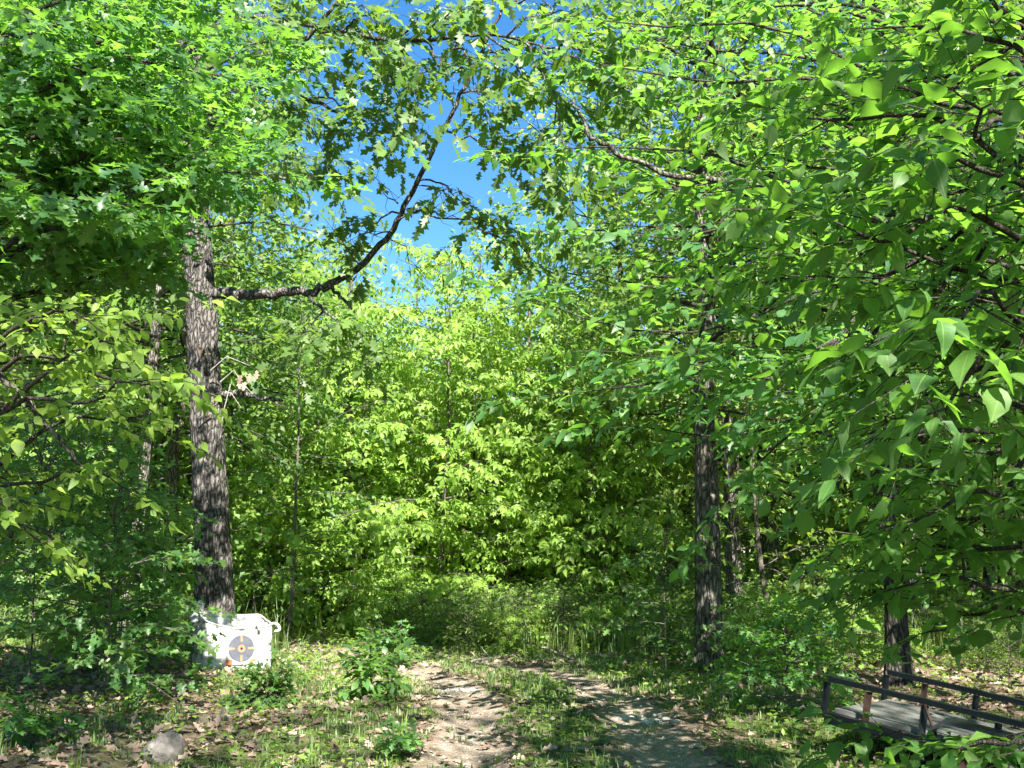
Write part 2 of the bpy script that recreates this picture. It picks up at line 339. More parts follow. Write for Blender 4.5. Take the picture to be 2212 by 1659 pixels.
# ------------------------------------------------------------------ tree growing
OVN_V = [wavy(OVN, 1), wavy(OVN, 2, .09, .3, .2, .85), wavy(OVN, 3, .05, -.25, .3, 1.1), wavy(t_ovate(.24, .35, .10), 4, .08, .1, .2)]
OAK_V = [wavy(OAK, 1), wavy(OAK, 2, .1, .3, .25, .85), wavy(OAK, 3, .06, -.2, .3, 1.12)]
MAP_V = [wavy(MAP, 1), wavy(MAP, 2, .1, .25, .25, .9), wavy(MAP, 3, .06, -.25, .3)]
VARS = {id(OVN): OVN_V, id(OAK): OAK_V, id(MAP): MAP_V}
class Tree:
    def __init__(s, rng): s.rng = rng; s.wood = Buf(); s.limbs = []; s.tP = []; s.tD = []; s.tL = []; s.trunk = None
    def grow(s, p0, d0, L, n=7, droop=.08, wander=.10, up=0.):
        d = nrmz(np.asarray(d0, float)); p = np.asarray(p0, float); pts = [p]
        for i in range(n):
            d = nrmz(d + s.rng.normal(0, wander, 3) + np.array((0, 0, up-droop*(.4+i/n))))
            p = p + d*L/n; pts.append(p)
        return np.array(pts)
    def sub(s, p, d, L, r, k):
        """side branch carrying twigs"""
        rng = s.rng
        n = 4; pts = s.grow(p, d, L, n, k.get('droop', .08), .09)
        s.wood.tube(pts, np.linspace(r, r*.35, n+1), 4, cap=False)
        m = max(2, int(L/k['twig_sp'])); t = (np.arange(m)+rng.uniform(.3, 1, m))/m*n; t = np.clip(t, .3, n-.01)
        i = t.astype(int); f = (t-i)[:, None]; q = pts[i]*(1-f) + pts[i+1]*f; dd = nrmz(pts[i+1]-pts[i])
        side = nrmz(np.cross(dd, (0, 0, 1.))); sg = np.where(np.arange(m) % 2, 1., -1.)[:, None]
        td = nrmz(dd*.75 + side*sg*.8 + rng.normal(0, .22, (m, 3)) + np.array((0, 0, .05)))
        s.tP.append(q); s.tD.append(td); s.tL.append(k['twig']*rng.uniform(.6, 1.2, m))
        s.tP.append(pts[-1:]); s.tD.append(nrmz(pts[-1:]-pts[-2:-1])); s.tL.append(np.array([k['twig']]))
    def along(s, pts, r0, r1, k, start=.15, ratio=.5, sides=6, side_fan=1.):
        """dress a limb with side branches"""
        rng = s.rng; n = len(pts)-1
        s.wood.tube(pts, np.linspace(r0, r1, n+1), sides, cap=False)
        seg = np.linalg.norm(np.diff(pts, axis=0), axis=1); L = seg.sum()
        m = max(3, int(L*(1-start)/k['sub_sp']))
        for j in range(m):
            t = start + (1-start)*(j+rng.uniform(0, 1))/m; x = min(t*n, n-.01); i = int(x); q = pts[i]*(1-x+i) + pts[i+1]*(x-i)
            dd = nrmz(pts[i+1]-pts[i]); sd_ = nrmz(np.cross(dd, (0, 0, 1.)) + np.array((1e-4, 0, 0)))*(1 if j % 2 else -1)
            sl = ratio*L*(1.1-.75*t)*rng.uniform(.6, 1.15); sl = min(max(sl, k['twig']*1.1), k.get('sub_max', 2.2))
            d = nrmz(dd*.7 + sd_*side_fan + rng.normal(0, .18, 3) + np.array((0, 0, k.get('lift', .08))))
            s.sub(q, d, sl, max(.004, r0*.3*(1-.6*t)), k)
        s.sub(pts[-1], nrmz(pts[-1]-pts[-2]), max(k['twig']*1.4, L*.18), max(.003, r1*.8), k)
    def leaves(s, k):
        rng = s.rng
        Pp = np.vstack(s.tP); D = np.vstack(s.tD); Ln = np.concatenate(s.tL)
        E = Pp + D*Ln[:, None] - np.array((0, 0, 1.))*(Ln*k.get('tdroop', .15))[:, None]
        if k.get('twigs', True): s.wood.twigs(Pp, E, k.get('twig_r', .0035))
        nl = k['n']; pos = []; dr = []
        side = nrmz(np.cross(D, (0, 0, 1.)))
        for j in range(nl):
            t = (j+.6)/nl if j < nl-1 else 1.
            sg = 0 if j == nl-1 else (1 if j % 2 else -1)
            m = len(Pp)
            keep = rng.random(m) < k.get('keep', .92)
            q = Pp + (E-Pp)*t + rng.normal(0, k.get('jit', .012), (m, 3))
            d = nrmz(D*.55 + side*sg*.85 + np.array((0, 0, -k.get('hang', .25))) + rng.normal(0, k.get('dn', .25), (m, 3)))
            pos.append(q[keep]); dr.append(d[keep])
        pos = np.vstack(pos); dr = np.vstack(dr); m = len(pos)
        nr = np.array((0, 0, 1.)) + rng.normal(0, k.get('nn', .32), (m, 3)) + np.array(k.get('face', (0, 0, 0)))
        nr = nr - (nr*dr).sum(1, keepdims=True)*dr; nr = nrmz(nr)
        sz = k['leaf']*rng.uniform(.45, 1.25, m)
        return pos, dr, nr, sz
def leaf_batch(tpl, pos, dr, nr, sz):
    V0, F0 = tpl; m = len(pos); sd_ = np.cross(dr, nr)
    V = pos[:, None, :] + sz[:, None, None]*(V0[None, :, 0:1]*sd_[:, None, :] + V0[None, :, 1:2]*dr[:, None, :] + V0[None, :, 2:3]*nr[:, None, :])
    F = F0[None] + (np.arange(m)*len(V0))[:, None, None]
    return V.reshape(-1, 3), F.reshape(-1, 3), np.tile(V0[:, :2], (m, 1))
leaf_meshes = {}
STAT = {'tri': 0, 'leafobj': 0}
def finish(T, base, name, label, cat, k, group=None, parts=0, bark='bark_thin', part_name='leaf', foliage='foliage', rootless=None):
    """turn a grown tree (world coordinates) into one thing with its parts"""
    base = np.asarray(base, float)
    root = empty(name, base); tag(root, label, cat, group)
    if T.trunk: link('trunk', T.trunk.shift(base).mesh(name+'_trunk', M[bark]), root)
    pos, dr, nr, sz = T.leaves(k)
    for lb in T.limbs: link('limb', lb.shift(base).mesh(name+'_limb', M[bark]), root)
    if T.wood.n: link('branches', T.wood.shift(base).mesh(name+'_branches', M[k.get('wood', 'bark_branch' if bark in ('bark2', 'bark3') else bark)]), root)
    pick = np.zeros(len(pos), bool)
    if parts:
        x, y, z = proj(pos); ins = (x > -30) & (x < 2242) & (y > -30) & (y < 1689) & (z > .3)
        score = np.where(ins, sz/z, 0); o = np.argsort(-score)[:parts]; pick[o[score[o] > 0]] = True
        vr_ = VARS.get(id(k['tpl']), [k['tpl']]); mes = []
        for vi, tv in enumerate(vr_):
          key = (k['mat'], id(k['tpl']), vi)
          if key not in leaf_meshes:
            leaf_meshes[key] = mesh_np('leaf_blade', tv[0], tv[1], M[k['mat']], uv=tv[0][:, :2])
          mes.append(leaf_meshes[key])
        for q in np.nonzero(pick)[0]:
            ob = bpy.data.objects.new(part_name, mes[q % len(mes)]); C.objects.link(ob); ob.parent = root
            s_ = sz[q]; sx = np.cross(dr[q], nr[q])
            ob.matrix_local = Matrix(((sx[0]*s_, dr[q][0]*s_, nr[q][0]*s_, pos[q][0]-base[0]), (sx[1]*s_, dr[q][1]*s_, nr[q][1]*s_, pos[q][1]-base[1]),
                                      (sx[2]*s_, dr[q][2]*s_, nr[q][2]*s_, pos[q][2]-base[2]), (0, 0, 0, 1)))
            STAT['leafobj'] += 1
    r = ~pick
    if r.any():
        vr_ = VARS.get(id(k['tpl']), [k['tpl']]); ri = np.nonzero(r)[0]; Vs, Fs, us_, c0 = [], [], [], 0
        for vi, tv in enumerate(vr_):
            q = ri[vi::len(vr_)]
            if not len(q): continue
            a_, b_, c_ = leaf_batch(tv, pos[q]-base, dr[q], nr[q], sz[q]); Vs.append(a_); Fs.append(b_+c0); us_.append(c_); c0 += len(a_)
        V, F, uv = np.vstack(Vs), np.vstack(Fs), np.vstack(us_)
        STAT['tri'] += len(F)
        f = link(foliage, mesh_np(name+'_foliage', V, F, M[k['mat']], uv=uv if k.get('uv') else None), root)
        f['kind'] = 'stuff'
    return root

def bark_trunk(pts, rad, sides=56, rings=170, rel=.05, seed=0, flare=.35, plate=1.):
    """trunk with real bark relief"""
    pts = np.asarray(pts, float); n = len(pts); u = np.linspace(0, n-1, rings); i = np.minimum(u.astype(int), n-2); f = (u-i)
    # smooth centre line
    c = np.stack([np.interp(u, np.arange(n), pts[:, a]) for a in range(3)], 1)
    kz = 9; pad = np.pad(c, ((kz, kz), (0, 0)), 'edge'); 
    c2 = np.stack([np.convolve(pad[:, a], np.ones(2*kz+1)/(2*kz+1), 'valid') for a in range(3)], 1); c2[0] = c[0]; c2[-1] = c[-1]; c = c2
    r = np.interp(u, np.arange(n), rad)
    h = c[:, 2]-c[0, 2]
    r = r*(1+flare*1.3*np.exp(-h/.22))
    th = np.arange(sides)*2*math.pi/sides
    V = np.zeros((rings, sides, 3))
    for a in range(rings):
        for b in range(sides):
            x, y = math.cos(th[b]), math.sin(th[b])
            R = r[a]; s = 22*plate
            q = Vector((x*R*s+seed, y*R*s, h[a]*7.5*plate))
            v = mnoise.noise(q); ridge = 1-min(1, abs(v)*4.2)
            v2 = mnoise.noise(q*2.3); w_ = mnoise.noise(Vector((x*2+seed, y*2, h[a]*.6)))
            ro = 1 + .05*w_ - rel*ridge**1.5 + rel*.5*v2
            ro += .42*flare*math.exp(-h[a]/.20)*math.sin(th[b]*5+seed)*(1+.5*math.sin(th[b]*2+seed*3))
            V[a, b] = c[a] + np.array((x, y, 0))*R*ro
    B = Buf(); ii = np.arange(rings-1)[:, None]*sides; j = np.arange(sides)[None]; j2 = (j+1) % sides
    B.add(V.reshape(-1, 3), np.stack((ii+j, ii+j2, ii+sides+j2, ii+sides+j), -1).reshape(-1, 4))
    return B
def plain_trunk(pts, r0, r1, k=9, flare=.4):
    pts = np.asarray(pts, float); n = len(pts); r = np.linspace(r0, r1, n); r[0] *= 1+flare
    B = Buf(); B.tube(pts, r, k, cap=False); return B

K_OAK = dict(mat='oak', tpl=OAKMID, n=6, leaf=.23, twig=.34, twig_sp=.28, sub_sp=.42, droop=.06, hang=.55, nn=.5, dn=.35, tdroop=.2, jit=.03, sub_max=1.5)
K_OAKN = dict(mat='oak_near', tpl=OAK, n=7, leaf=.195, twig=.30, twig_sp=.17, sub_sp=.22, droop=.05, hang=.30, nn=.32, dn=.35, jit=.02, sub_max=1.3)
K_HICK = dict(mat='hick', tpl=HICKLO, n=3, leaf=.30, twig=.30, twig_sp=.28, sub_sp=.36, droop=.06, hang=.55, nn=.3, dn=.3, jit=.02, sub_max=1.4)
K_HICKN = dict(mat='hick', tpl=HICK, n=3, leaf=.24, twig=.24, twig_sp=.19, sub_sp=.22, droop=.05, hang=.35, nn=.35, dn=.4, jit=.03, sub_max=1.0)
K_BROAD = dict(mat='broad', tpl=OVN, n=6, leaf=.13, twig=.26, twig_sp=.15, sub_sp=.20, droop=.05, hang=.22, nn=.25, dn=.28, jit=.012, sub_max=.9, uv=True)
K_MAPLE = dict(mat='maple', tpl=MAP, n=5, leaf=.11, twig=.26, twig_sp=.15, sub_sp=.22, droop=.05, hang=.32, nn=.32, dn=.35, jit=.02, sub_max=.9)
K_FAR = dict(mat='far', tpl=DI, n=6, leaf=.17, twig=.42, twig_sp=.26, sub_sp=.42, droop=.07, hang=.35, nn=.45, dn=.4, jit=.06, sub_max=1.6, twigs=False)

def generic_tree(rng, H, cb, spread, r0, nprim, k, name, label, cat='tree', base=(0, 0, 0), lean=(0, 0), parts=0, group=None, bark='bark_thin', big=None, elev=(8, 60), top=1., az=None):
    T = Tree(rng); b = np.asarray(base, float)
    n = 9; hs = np.linspace(0, 1, n+1); pts = np.zeros((n+1, 3))
    wob = np.cumsum(rng.normal(0, .012*H/n*3, (n+1, 2)), axis=0); wob[0] = 0
    pts[:, 0] = wob[:, 0] + lean[0]*hs; pts[:, 1] = wob[:, 1] + lean[1]*hs; pts[:, 2] = hs*H - .05
    pts += b
    if big: T.trunk = bark_trunk(pts, np.linspace(r0, r0*.2, n+1), **big)
    else: T.trunk = plain_trunk(pts, r0, r0*.12)
    for i in range(nprim):
        f = (i+rng.uniform(0, .9))/nprim; h = cb + (1-cb)*f*.98
        x = h*n; j = min(int(x), n-1); q = pts[j]*(1-x+j) + pts[j+1]*(x-j)
        a = (i*2.399963 + rng.uniform(-.4, .4)) if az is None else az[0] + rng.uniform(-az[1], az[1])
        prof = math.sqrt(max(0, 1-(abs(f-.35)/.68)**2.2)); L = spread*(.35+.65*prof)*rng.uniform(.75, 1.15)*top
        L = max(L*(1-.25*f), min(.35, spread*.6))
        e = math.radians(elev[0] + (elev[1]-elev[0])*f**1.3 + rng.uniform(-8, 8))
        d = np.array((math.cos(a)*math.cos(e), math.sin(a)*math.cos(e), math.sin(e)))
        pp = T.grow(q, d, L, 7, .07, .07)
        T.along(pp, max(.010, r0*.30*(1-.7*f)), .005, k, start=.22, ratio=.42, sides=5)
    T.sub(pts[-1], (0, 0, 1), k['twig']*2, .01, k)
    return finish(T, base, name, label, cat, k, group, parts, bark)

# ------------------------------------------------------------------ ground sheet
def spaced(lo, hi, core0, core1, step, grow=1.13):
    xs = list(np.arange(core0, core1, step)); s = step
    x = xs[-1]
    while x < hi: s *= grow; x += s; xs.append(x)
    s = step; x = core0; left = []
    while x > lo: s *= grow; x -= s; left.append(x)
    return np.array(left[::-1]+xs)
def fbm(x, y, sc, seed=0.):
    return np.array([mnoise.fractal(Vector((a*sc+seed, b*sc, seed)), 1., 2., 3) for a, b in zip(np.ravel(x), np.ravel(y))]).reshape(np.shape(x))
def masks(x, y, nz):
    off = x-path_c(y); a = np.abs(off)
    rut = np.exp(-((a-.78)/.36)**4)
    strip = np.exp(-(a/.42)**4)
    bend = sm(12.3, 13.4, y)*sm(16.5, 15, y)*np.exp(-((off)/1.5)**4)*.30
    dirt = np.clip(np.maximum(rut*(1.-.3*sm(13.5, 17, y)), bend) + .25*nz*rut, 0, 1)*sm(24, 19, y)
    green = np.clip(strip*1.0 + .8*np.exp(-((a-1.9)/.75)**2) + .15 + .8*nz, 0, 1)*(1-dirt)
    far = sm(15.5, 18, y); green = np.maximum(green, far*.8*(1-dirt))
    return dirt, green
xs = spaced(-140, 140, -5.0, 5.0, .085); ys = spaced(-60, 240, 6.5, 17, .085)
X, Y = np.meshgrid(xs, ys); NZ = fbm(X, Y, .8, 3.1)
Z = ground_z(X, Y) + np.where(np.hypot(X, Y-11) < 9, .012*fbm(X, Y, 5., 9.), 0)
nx, ny = len(xs), len(ys)
idx = np.arange(nx*ny).reshape(ny, nx)
F = np.stack((idx[:-1, :-1], idx[:-1, 1:], idx[1:, 1:], idx[1:, :-1]), -1).reshape(-1, 4)
gm = mesh_np('forest_floor', np.stack((X, Y, Z), -1).reshape(-1, 3), F, M['ground'])
dirt, green = masks(X, Y, NZ)
ca = gm.color_attributes.new('mask', 'FLOAT_COLOR', 'POINT')
ca.data.foreach_set('color', np.stack((dirt, green, dirt*0, dirt*0+1), -1).astype(np.float32).ravel())
tag(link('ground', gm), 'leaf strewn forest floor with a two rut dirt track', None, None, 'structure')

# ------------------------------------------------------------------ ground cover
rng = np.random.default_rng(7)
def scatter(n, x0, x1, y0, y1, pw=1.0, seed=1):
    r = np.random.default_rng(seed)
    y = y0 + (y1-y0)*r.random(n)**pw; x = r.uniform(x0, x1, n); m = np.abs(x) < y*.56+1.2
    return x[m], y[m]
def lay(x, y, dz=0.): return np.stack((x, y, ground_z(x, y)+dz), -1)
# dead leaves
DEADT = t_lobed([(0, .02), (.2, .22), (.35, .12), (.55, .36), (.7, .14), (.85, .22), (1., .02)], .10, .14)
x, y = scatter(40000, -12, 12, 6.3, 22, 1.1, 2); nz = fbm(x, y, .8, 3.1); dm, gr = masks(x, y, nz)
left = sm(.5, -1.4, x-path_c(y)); dens = np.clip(1.0 - dm*1.1 - gr*.62 + .28*left, .015, 1)
kp = rng.random(len(x)) < dens; x, y = x[kp], y[kp]; m = len(x)
d = nrmz(rng.normal(0, 1, (m, 3))*np.array((1, 1, .28))); nr = np.array((0, 0, 1.)) + rng.normal(0, .45, (m, 3)); nr = nrmz(nr-(nr*d).sum(1, keepdims=True)*d)
V, F, _ = leaf_batch(DEADT, lay(x, y)+np.stack((x*0, x*0, rng.uniform(.004, .035, m)), -1), d, nr, rng.uniform(.05, .13, m))
tag(link('leaf_litter', mesh_np('leaf_litter', V, F, M['dead'])), 'brown dry leaves lying on the forest floor', 'dead leaves', None, 'stuff'); STAT['tri'] += len(F)
# grass: curved blades in tufts
def grass(n_tuft, per, x0, x1, y0, y1, hmin, hmax, seed, fn, width=.004, name='grass', label='short green grass on the track and its verges'):
    r = np.random.default_rng(seed); x, y = scatter(n_tuft, x0, x1, y0, y1, 1.25, seed); nz = fbm(x, y, .8, 3.1); a, b = masks(x, y, nz)
    nz2 = fbm(x, y, 2.2, 8.); kp = r.random(len(x)) < fn(a, b, nz2, x, y); x, y = x[kp], y[kp]
    x = np.repeat(x, per) + r.normal(0, .035, len(x)*per); y = np.repeat(y, per) + r.normal(0, .035, len(y)*per); m = len(x)
    h = r.uniform(hmin, hmax, m)*(.7+.6*r.random(m)); az = r.uniform(0, 2*math.pi, m); bend = r.uniform(.15, .9, m); wd = width*(.7+.8*r.random(m))*(1+y*.03)
    o = lay(x, y, -.005); dx = np.stack((np.cos(az), np.sin(az), az*0), -1); sx = np.stack((-np.sin(az), np.cos(az), az*0), -1); up = np.array((0, 0, 1.))
    p1 = o + up*(h*.55)[:, None] + dx*(h*.12*bend)[:, None]; p2 = o + up*(h*(1-.25*bend))[:, None] + dx*(h*.6*bend)[:, None]
    V = np.stack((o-sx*wd[:, None], o+sx*wd[:, None], p1-sx*(wd*.8)[:, None], p1+sx*(wd*.8)[:, None], p2), 1)
    F = np.array([(0, 1, 3), (0, 3, 2), (2, 3, 4)])[None] + (np.arange(m)*5)[:, None, None]
    F = F.reshape(-1, 3); STAT['tri'] += len(F)
    return tag(link(name, mesh_np(name, V.reshape(-1, 3), F, M['grass'])), label, 'grass', None, 'stuff')
grass(16000, 8, -9, 9, 6.4, 22, .03, .085, 11, lambda a, b, z, x, y: np.clip((b-.2)*1.3*(1-a*.9)+.5*z, .03, 1))
grass(5200, 10, -7, 7, 12.2, 22, .04, .11, 14, lambda a, b, z, x, y: np.clip(.55+.4*z, 0, 1)*sm(12.2, 13.2, y)*(np.abs(x-path_c(y)) < 3.5)*(1-a*.97), .003, 'verge_grass', 'sunlit grass where the track bends away')
grass(2200, 8, -9, 11, 16.8, 24, .35, .8, 15, lambda a, b, z, x, y: np.clip(.5+z, 0, 1)*(np.abs(x-path_c(y)) > 1.5), .004, 'dry_stalks', 'tall pale grass and stalks among the undergrowth beyond the bend')
grass(170, 12, -3.5, 5, 7, 19, .12, .26, 12, lambda a, b, z, x, y: np.clip(b*.9*(1-a)+z-.15, 0, 1), .0035, 'tall_grass', 'longer grass tufts along the middle and edges of the track')
# small broad leaved weeds
x, y = scatter(26000, -12, 12, 6.4, 30, 1.0, 21); nz = fbm(x, y, 1.1, 5.5); dm, gr = masks(x, y, nz)
kp = rng.random(len(x)) < np.clip(.25+1.3*nz+.5*gr*.6+sm(15, 20, y), 0, 1)*(1-dm); x, y = x[kp], y[kp]
x = np.repeat(x, 3)+rng.normal(0, .04, len(x)*3); y = np.repeat(y, 3)+rng.normal(0, .04, len(y)*3); m = len(x)
d = nrmz(rng.normal(0, 1, (m, 3))*np.array((1, 1, .3))); nr = nrmz(np.array((0, 0, 1.)) + rng.normal(0, .35, (m, 3))); nr = nrmz(nr-(nr*d).sum(1, keepdims=True)*d)
V, F, _ = leaf_batch(DI, lay(x, y)+np.stack((x*0, x*0, rng.uniform(.02, .13, m)), -1), d, nr, rng.uniform(.025, .065, m)*(1+.03*y))
tag(link('ground_cover', mesh_np('ground_cover', V, F, M['weed'])), 'low green weeds and seedlings covering the floor', 'ground cover', None, 'stuff'); STAT['tri'] += len(F)
# gravel in the ruts
OCT = (np.array([(1, 0, 0), (-1, 0, 0), (0, 1, 0), (0, -1, 0), (0, 0, .7), (0, 0, -.5)], float), np.array([(0, 2, 4), (2, 1, 4), (1, 3, 4), (3, 0, 4)]))
x, y = scatter(15000, -3, 3.5, 6.4, 19, 1.2, 31); nz = fbm(x, y, .8, 3.1); dm, gr = masks(x, y, nz)
kp = rng.random(len(x)) < dm*.95+.02; x, y = x[kp], y[kp]; m = len(x)
d = nrmz(rng.normal(0, 1, (m, 3))*np.array((1, 1, .3))); nr = nrmz(np.array((0, 0, 1.)) + rng.normal(0, .3, (m, 3))); nr = nrmz(nr-(nr*d).sum(1, keepdims=True)*d)
V, F, _ = leaf_batch(OCT, lay(x, y), d, nr, .006+.016*rng.random(m)**3)
M['gravel'] = leaf_mat('gravel_stone', [(.2, .17, .14), (.33, .30, .26), (.5, .48, .45), (.27, .22, .18)], (.1, .1, .1), rough=.85, spec=.2, tfac=0.)
tag(link('gravel', mesh_np('gravel', V, F, M['gravel'], smooth=False)), 'small pale stones pressed into the wheel ruts', 'gravel', None, 'stuff'); STAT['tri'] += len(F)

# ------------------------------------------------------------------ rocks
def rock(name, loc, size, seed, mat, label, cat='rock', group=None, n=3, sink=.25):
    import bmesh
    bm = bmesh.new(); bmesh.ops.create_icosphere(bm, subdivisions=n+1, radius=1)
    for v in bm.verts:
        p = v.co.copy(); q = p*1.1+Vector((seed*7.3, seed, 0))
        f = 1+.30*mnoise.noise(q)+.16*mnoise.noise(q*2.4)+.07*mnoise.noise(q*6)+.03*mnoise.noise(q*14)
        # broken facets
        for a in range(7):
            dn = Vector((math.sin(a*2.4+seed), math.cos(a*1.7+seed*2), math.sin(a*3.1+seed)*.6+.2)).normalized(); k = p.dot(dn)*f
            if k > .92: f -= (k-.92)*.8/max(.3, p.dot(dn))
        v.co = Vector((p.x*f*size[0], p.y*f*size[1], p.z*f*size[2]))
    me = bpy.data.meshes.new(name); bm.to_mesh(me); bm.free(); me.materials.append(mat)
    for p in me.polygons: p.use_smooth = True
    o = link(name, me, None, (loc[0], loc[1], loc[2]+size[2]*(1-2*sink)*.5)); o.rotation_euler = (0, 0, seed*1.3)
    return tag(o, label, cat, group)
M['rock'] = simple_mat('weathered_stone', (.08, .072, .065), (.20, .18, .165), .9, 12., 1., 0, .2, .02, 10)
M['pale_rock'] = simple_mat('pale_stone', (.26, .25, .23), (.44, .43, .40), .85, 14., .6, 0, .25, .02, 8)
g = on_ground(352, 1640); rock('rock', g, (.155, .14, .135), 4.1, M['rock'], 'rounded brown grey rock at the near left edge of the grass')
rs = np.random.default_rng(5)
for i in range(22):
    px = 1350+115*((i*.618) % 1)+rs.normal(0, 6); py = 1552+5*math.sin(i*1.9)+rs.normal(0, 3)
    gg = on_ground(px, py); s = rs.uniform(.018, .046)
    rock('stone', gg, (s*1.4, s*1.1, s*.55), i*1.7+.3, M['pale_rock'], 'small pale stone in the cluster set in the right wheel rut', 'stone', 'pale stones in the right wheel rut', 1, .3)
for i in range(12):
    px = 965+70*((i*.618) % 1)+rs.normal(0, 4); py = 1493+rs.normal(0, 2.5)
    gg = on_ground(px, py); s = rs.uniform(.016, .042)
    rock('stone', gg, (s*1.5, s, s*.5), i*2.1+.9, M['pale_rock'], 'small pale stone at the far end of the left wheel rut', 'stone', 'pale stones at the far end of the left rut', 1, .35)

# ------------------------------------------------------------------ big left oak (tree 1)
rng = np.random.default_rng(101)
T = Tree(rng); b0 = P(466, 1440, 15.7); b0[2] = float(ground_z(b0[0], b0[1]))-.05
tp = [b0, P(462, 1200, 15.7), P(450, 1000, 15.7), P(437, 700, 15.7), P(428, 560, 15.7), P(420, 400, 15.8), P(408, 200, 15.9), P(400, 0, 16), P(395, -300, 16), P(392, -520, 16)]
tr = [.295, .25, .24, .225, .215, .18, .15, .13, .10, .05]
tp = np.array(tp); T.trunk = bark_trunk(tp, np.array(tr), sides=72, rings=330, rel=.085, seed=1.)
def limb(pxs, r0, r1, k=10, sub=None):
    pts = np.array([P(*q) for q in pxs]); n = len(pts); B = Buf()
    u = np.linspace(0, n-1, n*4); c = np.stack([np.interp(u, np.arange(n), pts[:, a]) for a in range(3)], 1)
    c[1:-1] = (c[:-2]+2*c[1:-1]+c[2:])/4; c[1:-1] += np.random.default_rng(len(pxs)).normal(0, r1*.35+r0*.13, (len(c)-2, 3))
    B.tube(c, np.linspace(r0, r1, len(c)), k); return B, c
LB, L1 = limb([(460, 634, 15.7), (520, 634, 15.5), (600, 631, 15.4), (660, 630, 15.3), (715, 616, 15.2)], .085, .052); T.limbs.append(LB)
LB, L2 = limb([(700, 620, 15.2), (760, 590, 15.1), (810, 545, 15), (850, 495, 14.9), (882, 430, 14.8), (920, 355, 14.6), (955, 285, 14.5), (995, 205, 14.3), (1040, 115, 14.1), (1085, 20, 13.9), (1120, -80, 13.8)], .052, .016); T.limbs.append(LB)
LB, _ = limb([(712, 618, 15.2), (735, 640, 15.2), (760, 668, 15.1)], .03, .018, 6); T.limbs.append(LB)
LB, L3 = limb([(660, 636, 15.3), (700, 670, 15.2), (740, 705, 15.1)], .03, .012, 6); T.limbs.append(LB)
LB, L4 = limb([(465, 855, 15.6), (520, 850, 15.4), (560, 857, 15.3), (610, 866, 15.2)], .05, .022, 7); T.limbs.append(LB)
LB, L5 = limb([(425, 300, 15.8), (490, 235, 15.3), (560, 180, 14.9), (640, 200, 14.6), (740, 245, 14.3)], .06, .02, 7); T.limbs.append(LB)
LB, L6 = limb([(556, 182, 14.9), (600, 130, 14.6), (660, 90, 14.3), (720, 20, 14.1), (760, -60, 14)], .045, .02, 7); T.limbs.append(LB)
LB, L7 = limb([(405, 90, 15.9), (520, 30, 15.2), (700, 60, 14.2), (880, 95, 13.6), (1060, 70, 13.2), (1200, 110, 12.8)], .05, .012, 6); T.limbs.append(LB)
# hanging leafy side branches
def hang(T, pts, k, spots, rngseed):
    r = np.random.default_rng(rngseed); n = len(pts)
    for (t, px, py, dY) in spots:
        x = t*(n-1); i = min(int(x), n-2); q = pts[i]*(1-x+i)+pts[i+1]*(x-i); e = P(px, py, q[1]+dY)
        L = np.linalg.norm(e-q); m = 8; u = np.linspace(0, 1, m+1)[:, None]
        arc = q*(1-u)+e*u; arc[:, 2] += (np.sin(u[:, 0]*math.pi)*.12*L); arc[1:-1] += r.normal(0, .03*L, (m-1, 3))
        T.along(arc, .018, .005, k, start=.35, ratio=.30, sides=5)
KO = dict(K_OAK, sub_sp=.36, twig_sp=.27, n=6, keep=.85)
hang(T, L2, KO, [(.34, 1150, 560, -1.0), (.36, 780, 520, .2), (.45, 1010, 440, -.5), (.55, 760, 300, .4), (.6, 1130, 400, -.8), (.7, 1180, 300, -.9), (.75, 820, 190, .2), (.8, 1230, 180, -1), (.85, 940, 60, -.4), (.9, 1260, 60, -1), (1., 1180, -60, -.6)], 3)
hang(T, L5, KO, [(.4, 620, 330, -.6), (.55, 700, 330, -.2), (.8, 790, 270, -.6), (1., 800, 300, -.3), (.6, 560, 260, -.9)], 4)
hang(T, L6, KO, [(.3, 700, 150, -.5), (.5, 600, 40, -.8), (.8, 820, 60, -.6), (1., 700, -90, -.5), (.6, 820, 140, -.3)], 5)
hang(T, L7, KO, [(.25, 620, 100, -.7), (.4, 760, 110, -.8), (.55, 900, 160, -.5), (.65, 1000, 20, -.9), (.75, 1090, 150, -.5), (.85, 1250, 30, -.6), (.95, 1290, 180, -.4), (1., 1310, 130, -.3), (.5, 860, 210, -.6), (.62, 980, 200, -.8), (.7, 1050, 250, -.5), (.8, 1160, 260, -.6), (.9, 1220, 330, -.4), (.45, 800, 30, -.3), (.58, 930, 20, -.2), (.95, 1240, 400, -.2)], 6)
hang(T, L3, K_OAK, [(.5, 640, 760, .2), (1., 780, 760, .3), (1., 720, 700, -.4)], 7)
for i in range(16):   # crown above and around the stem
    f = i/16; x = 5.2+f*3.6; j = int(x); q = tp[j]*(1-x+j)+tp[j+1]*(x-j); a = i*2.4+.5; e = .15+.5*f
    pp = T.grow(q, (math.cos(a)*math.cos(e), math.sin(a)*math.cos(e), math.sin(e)), rng.uniform(1.8, 3.2), 7, .06, .08); T.along(pp, .04, .008, K_OAK, start=.25, ratio=.4)
KO2 = dict(K_OAK, face=(.25, -.5, 0))
oak1 = finish(T, b0, 'oak_tree', 'tall oak with deeply furrowed trunk right behind the white target bag', 'tree', KO2, None, 300, 'bark')
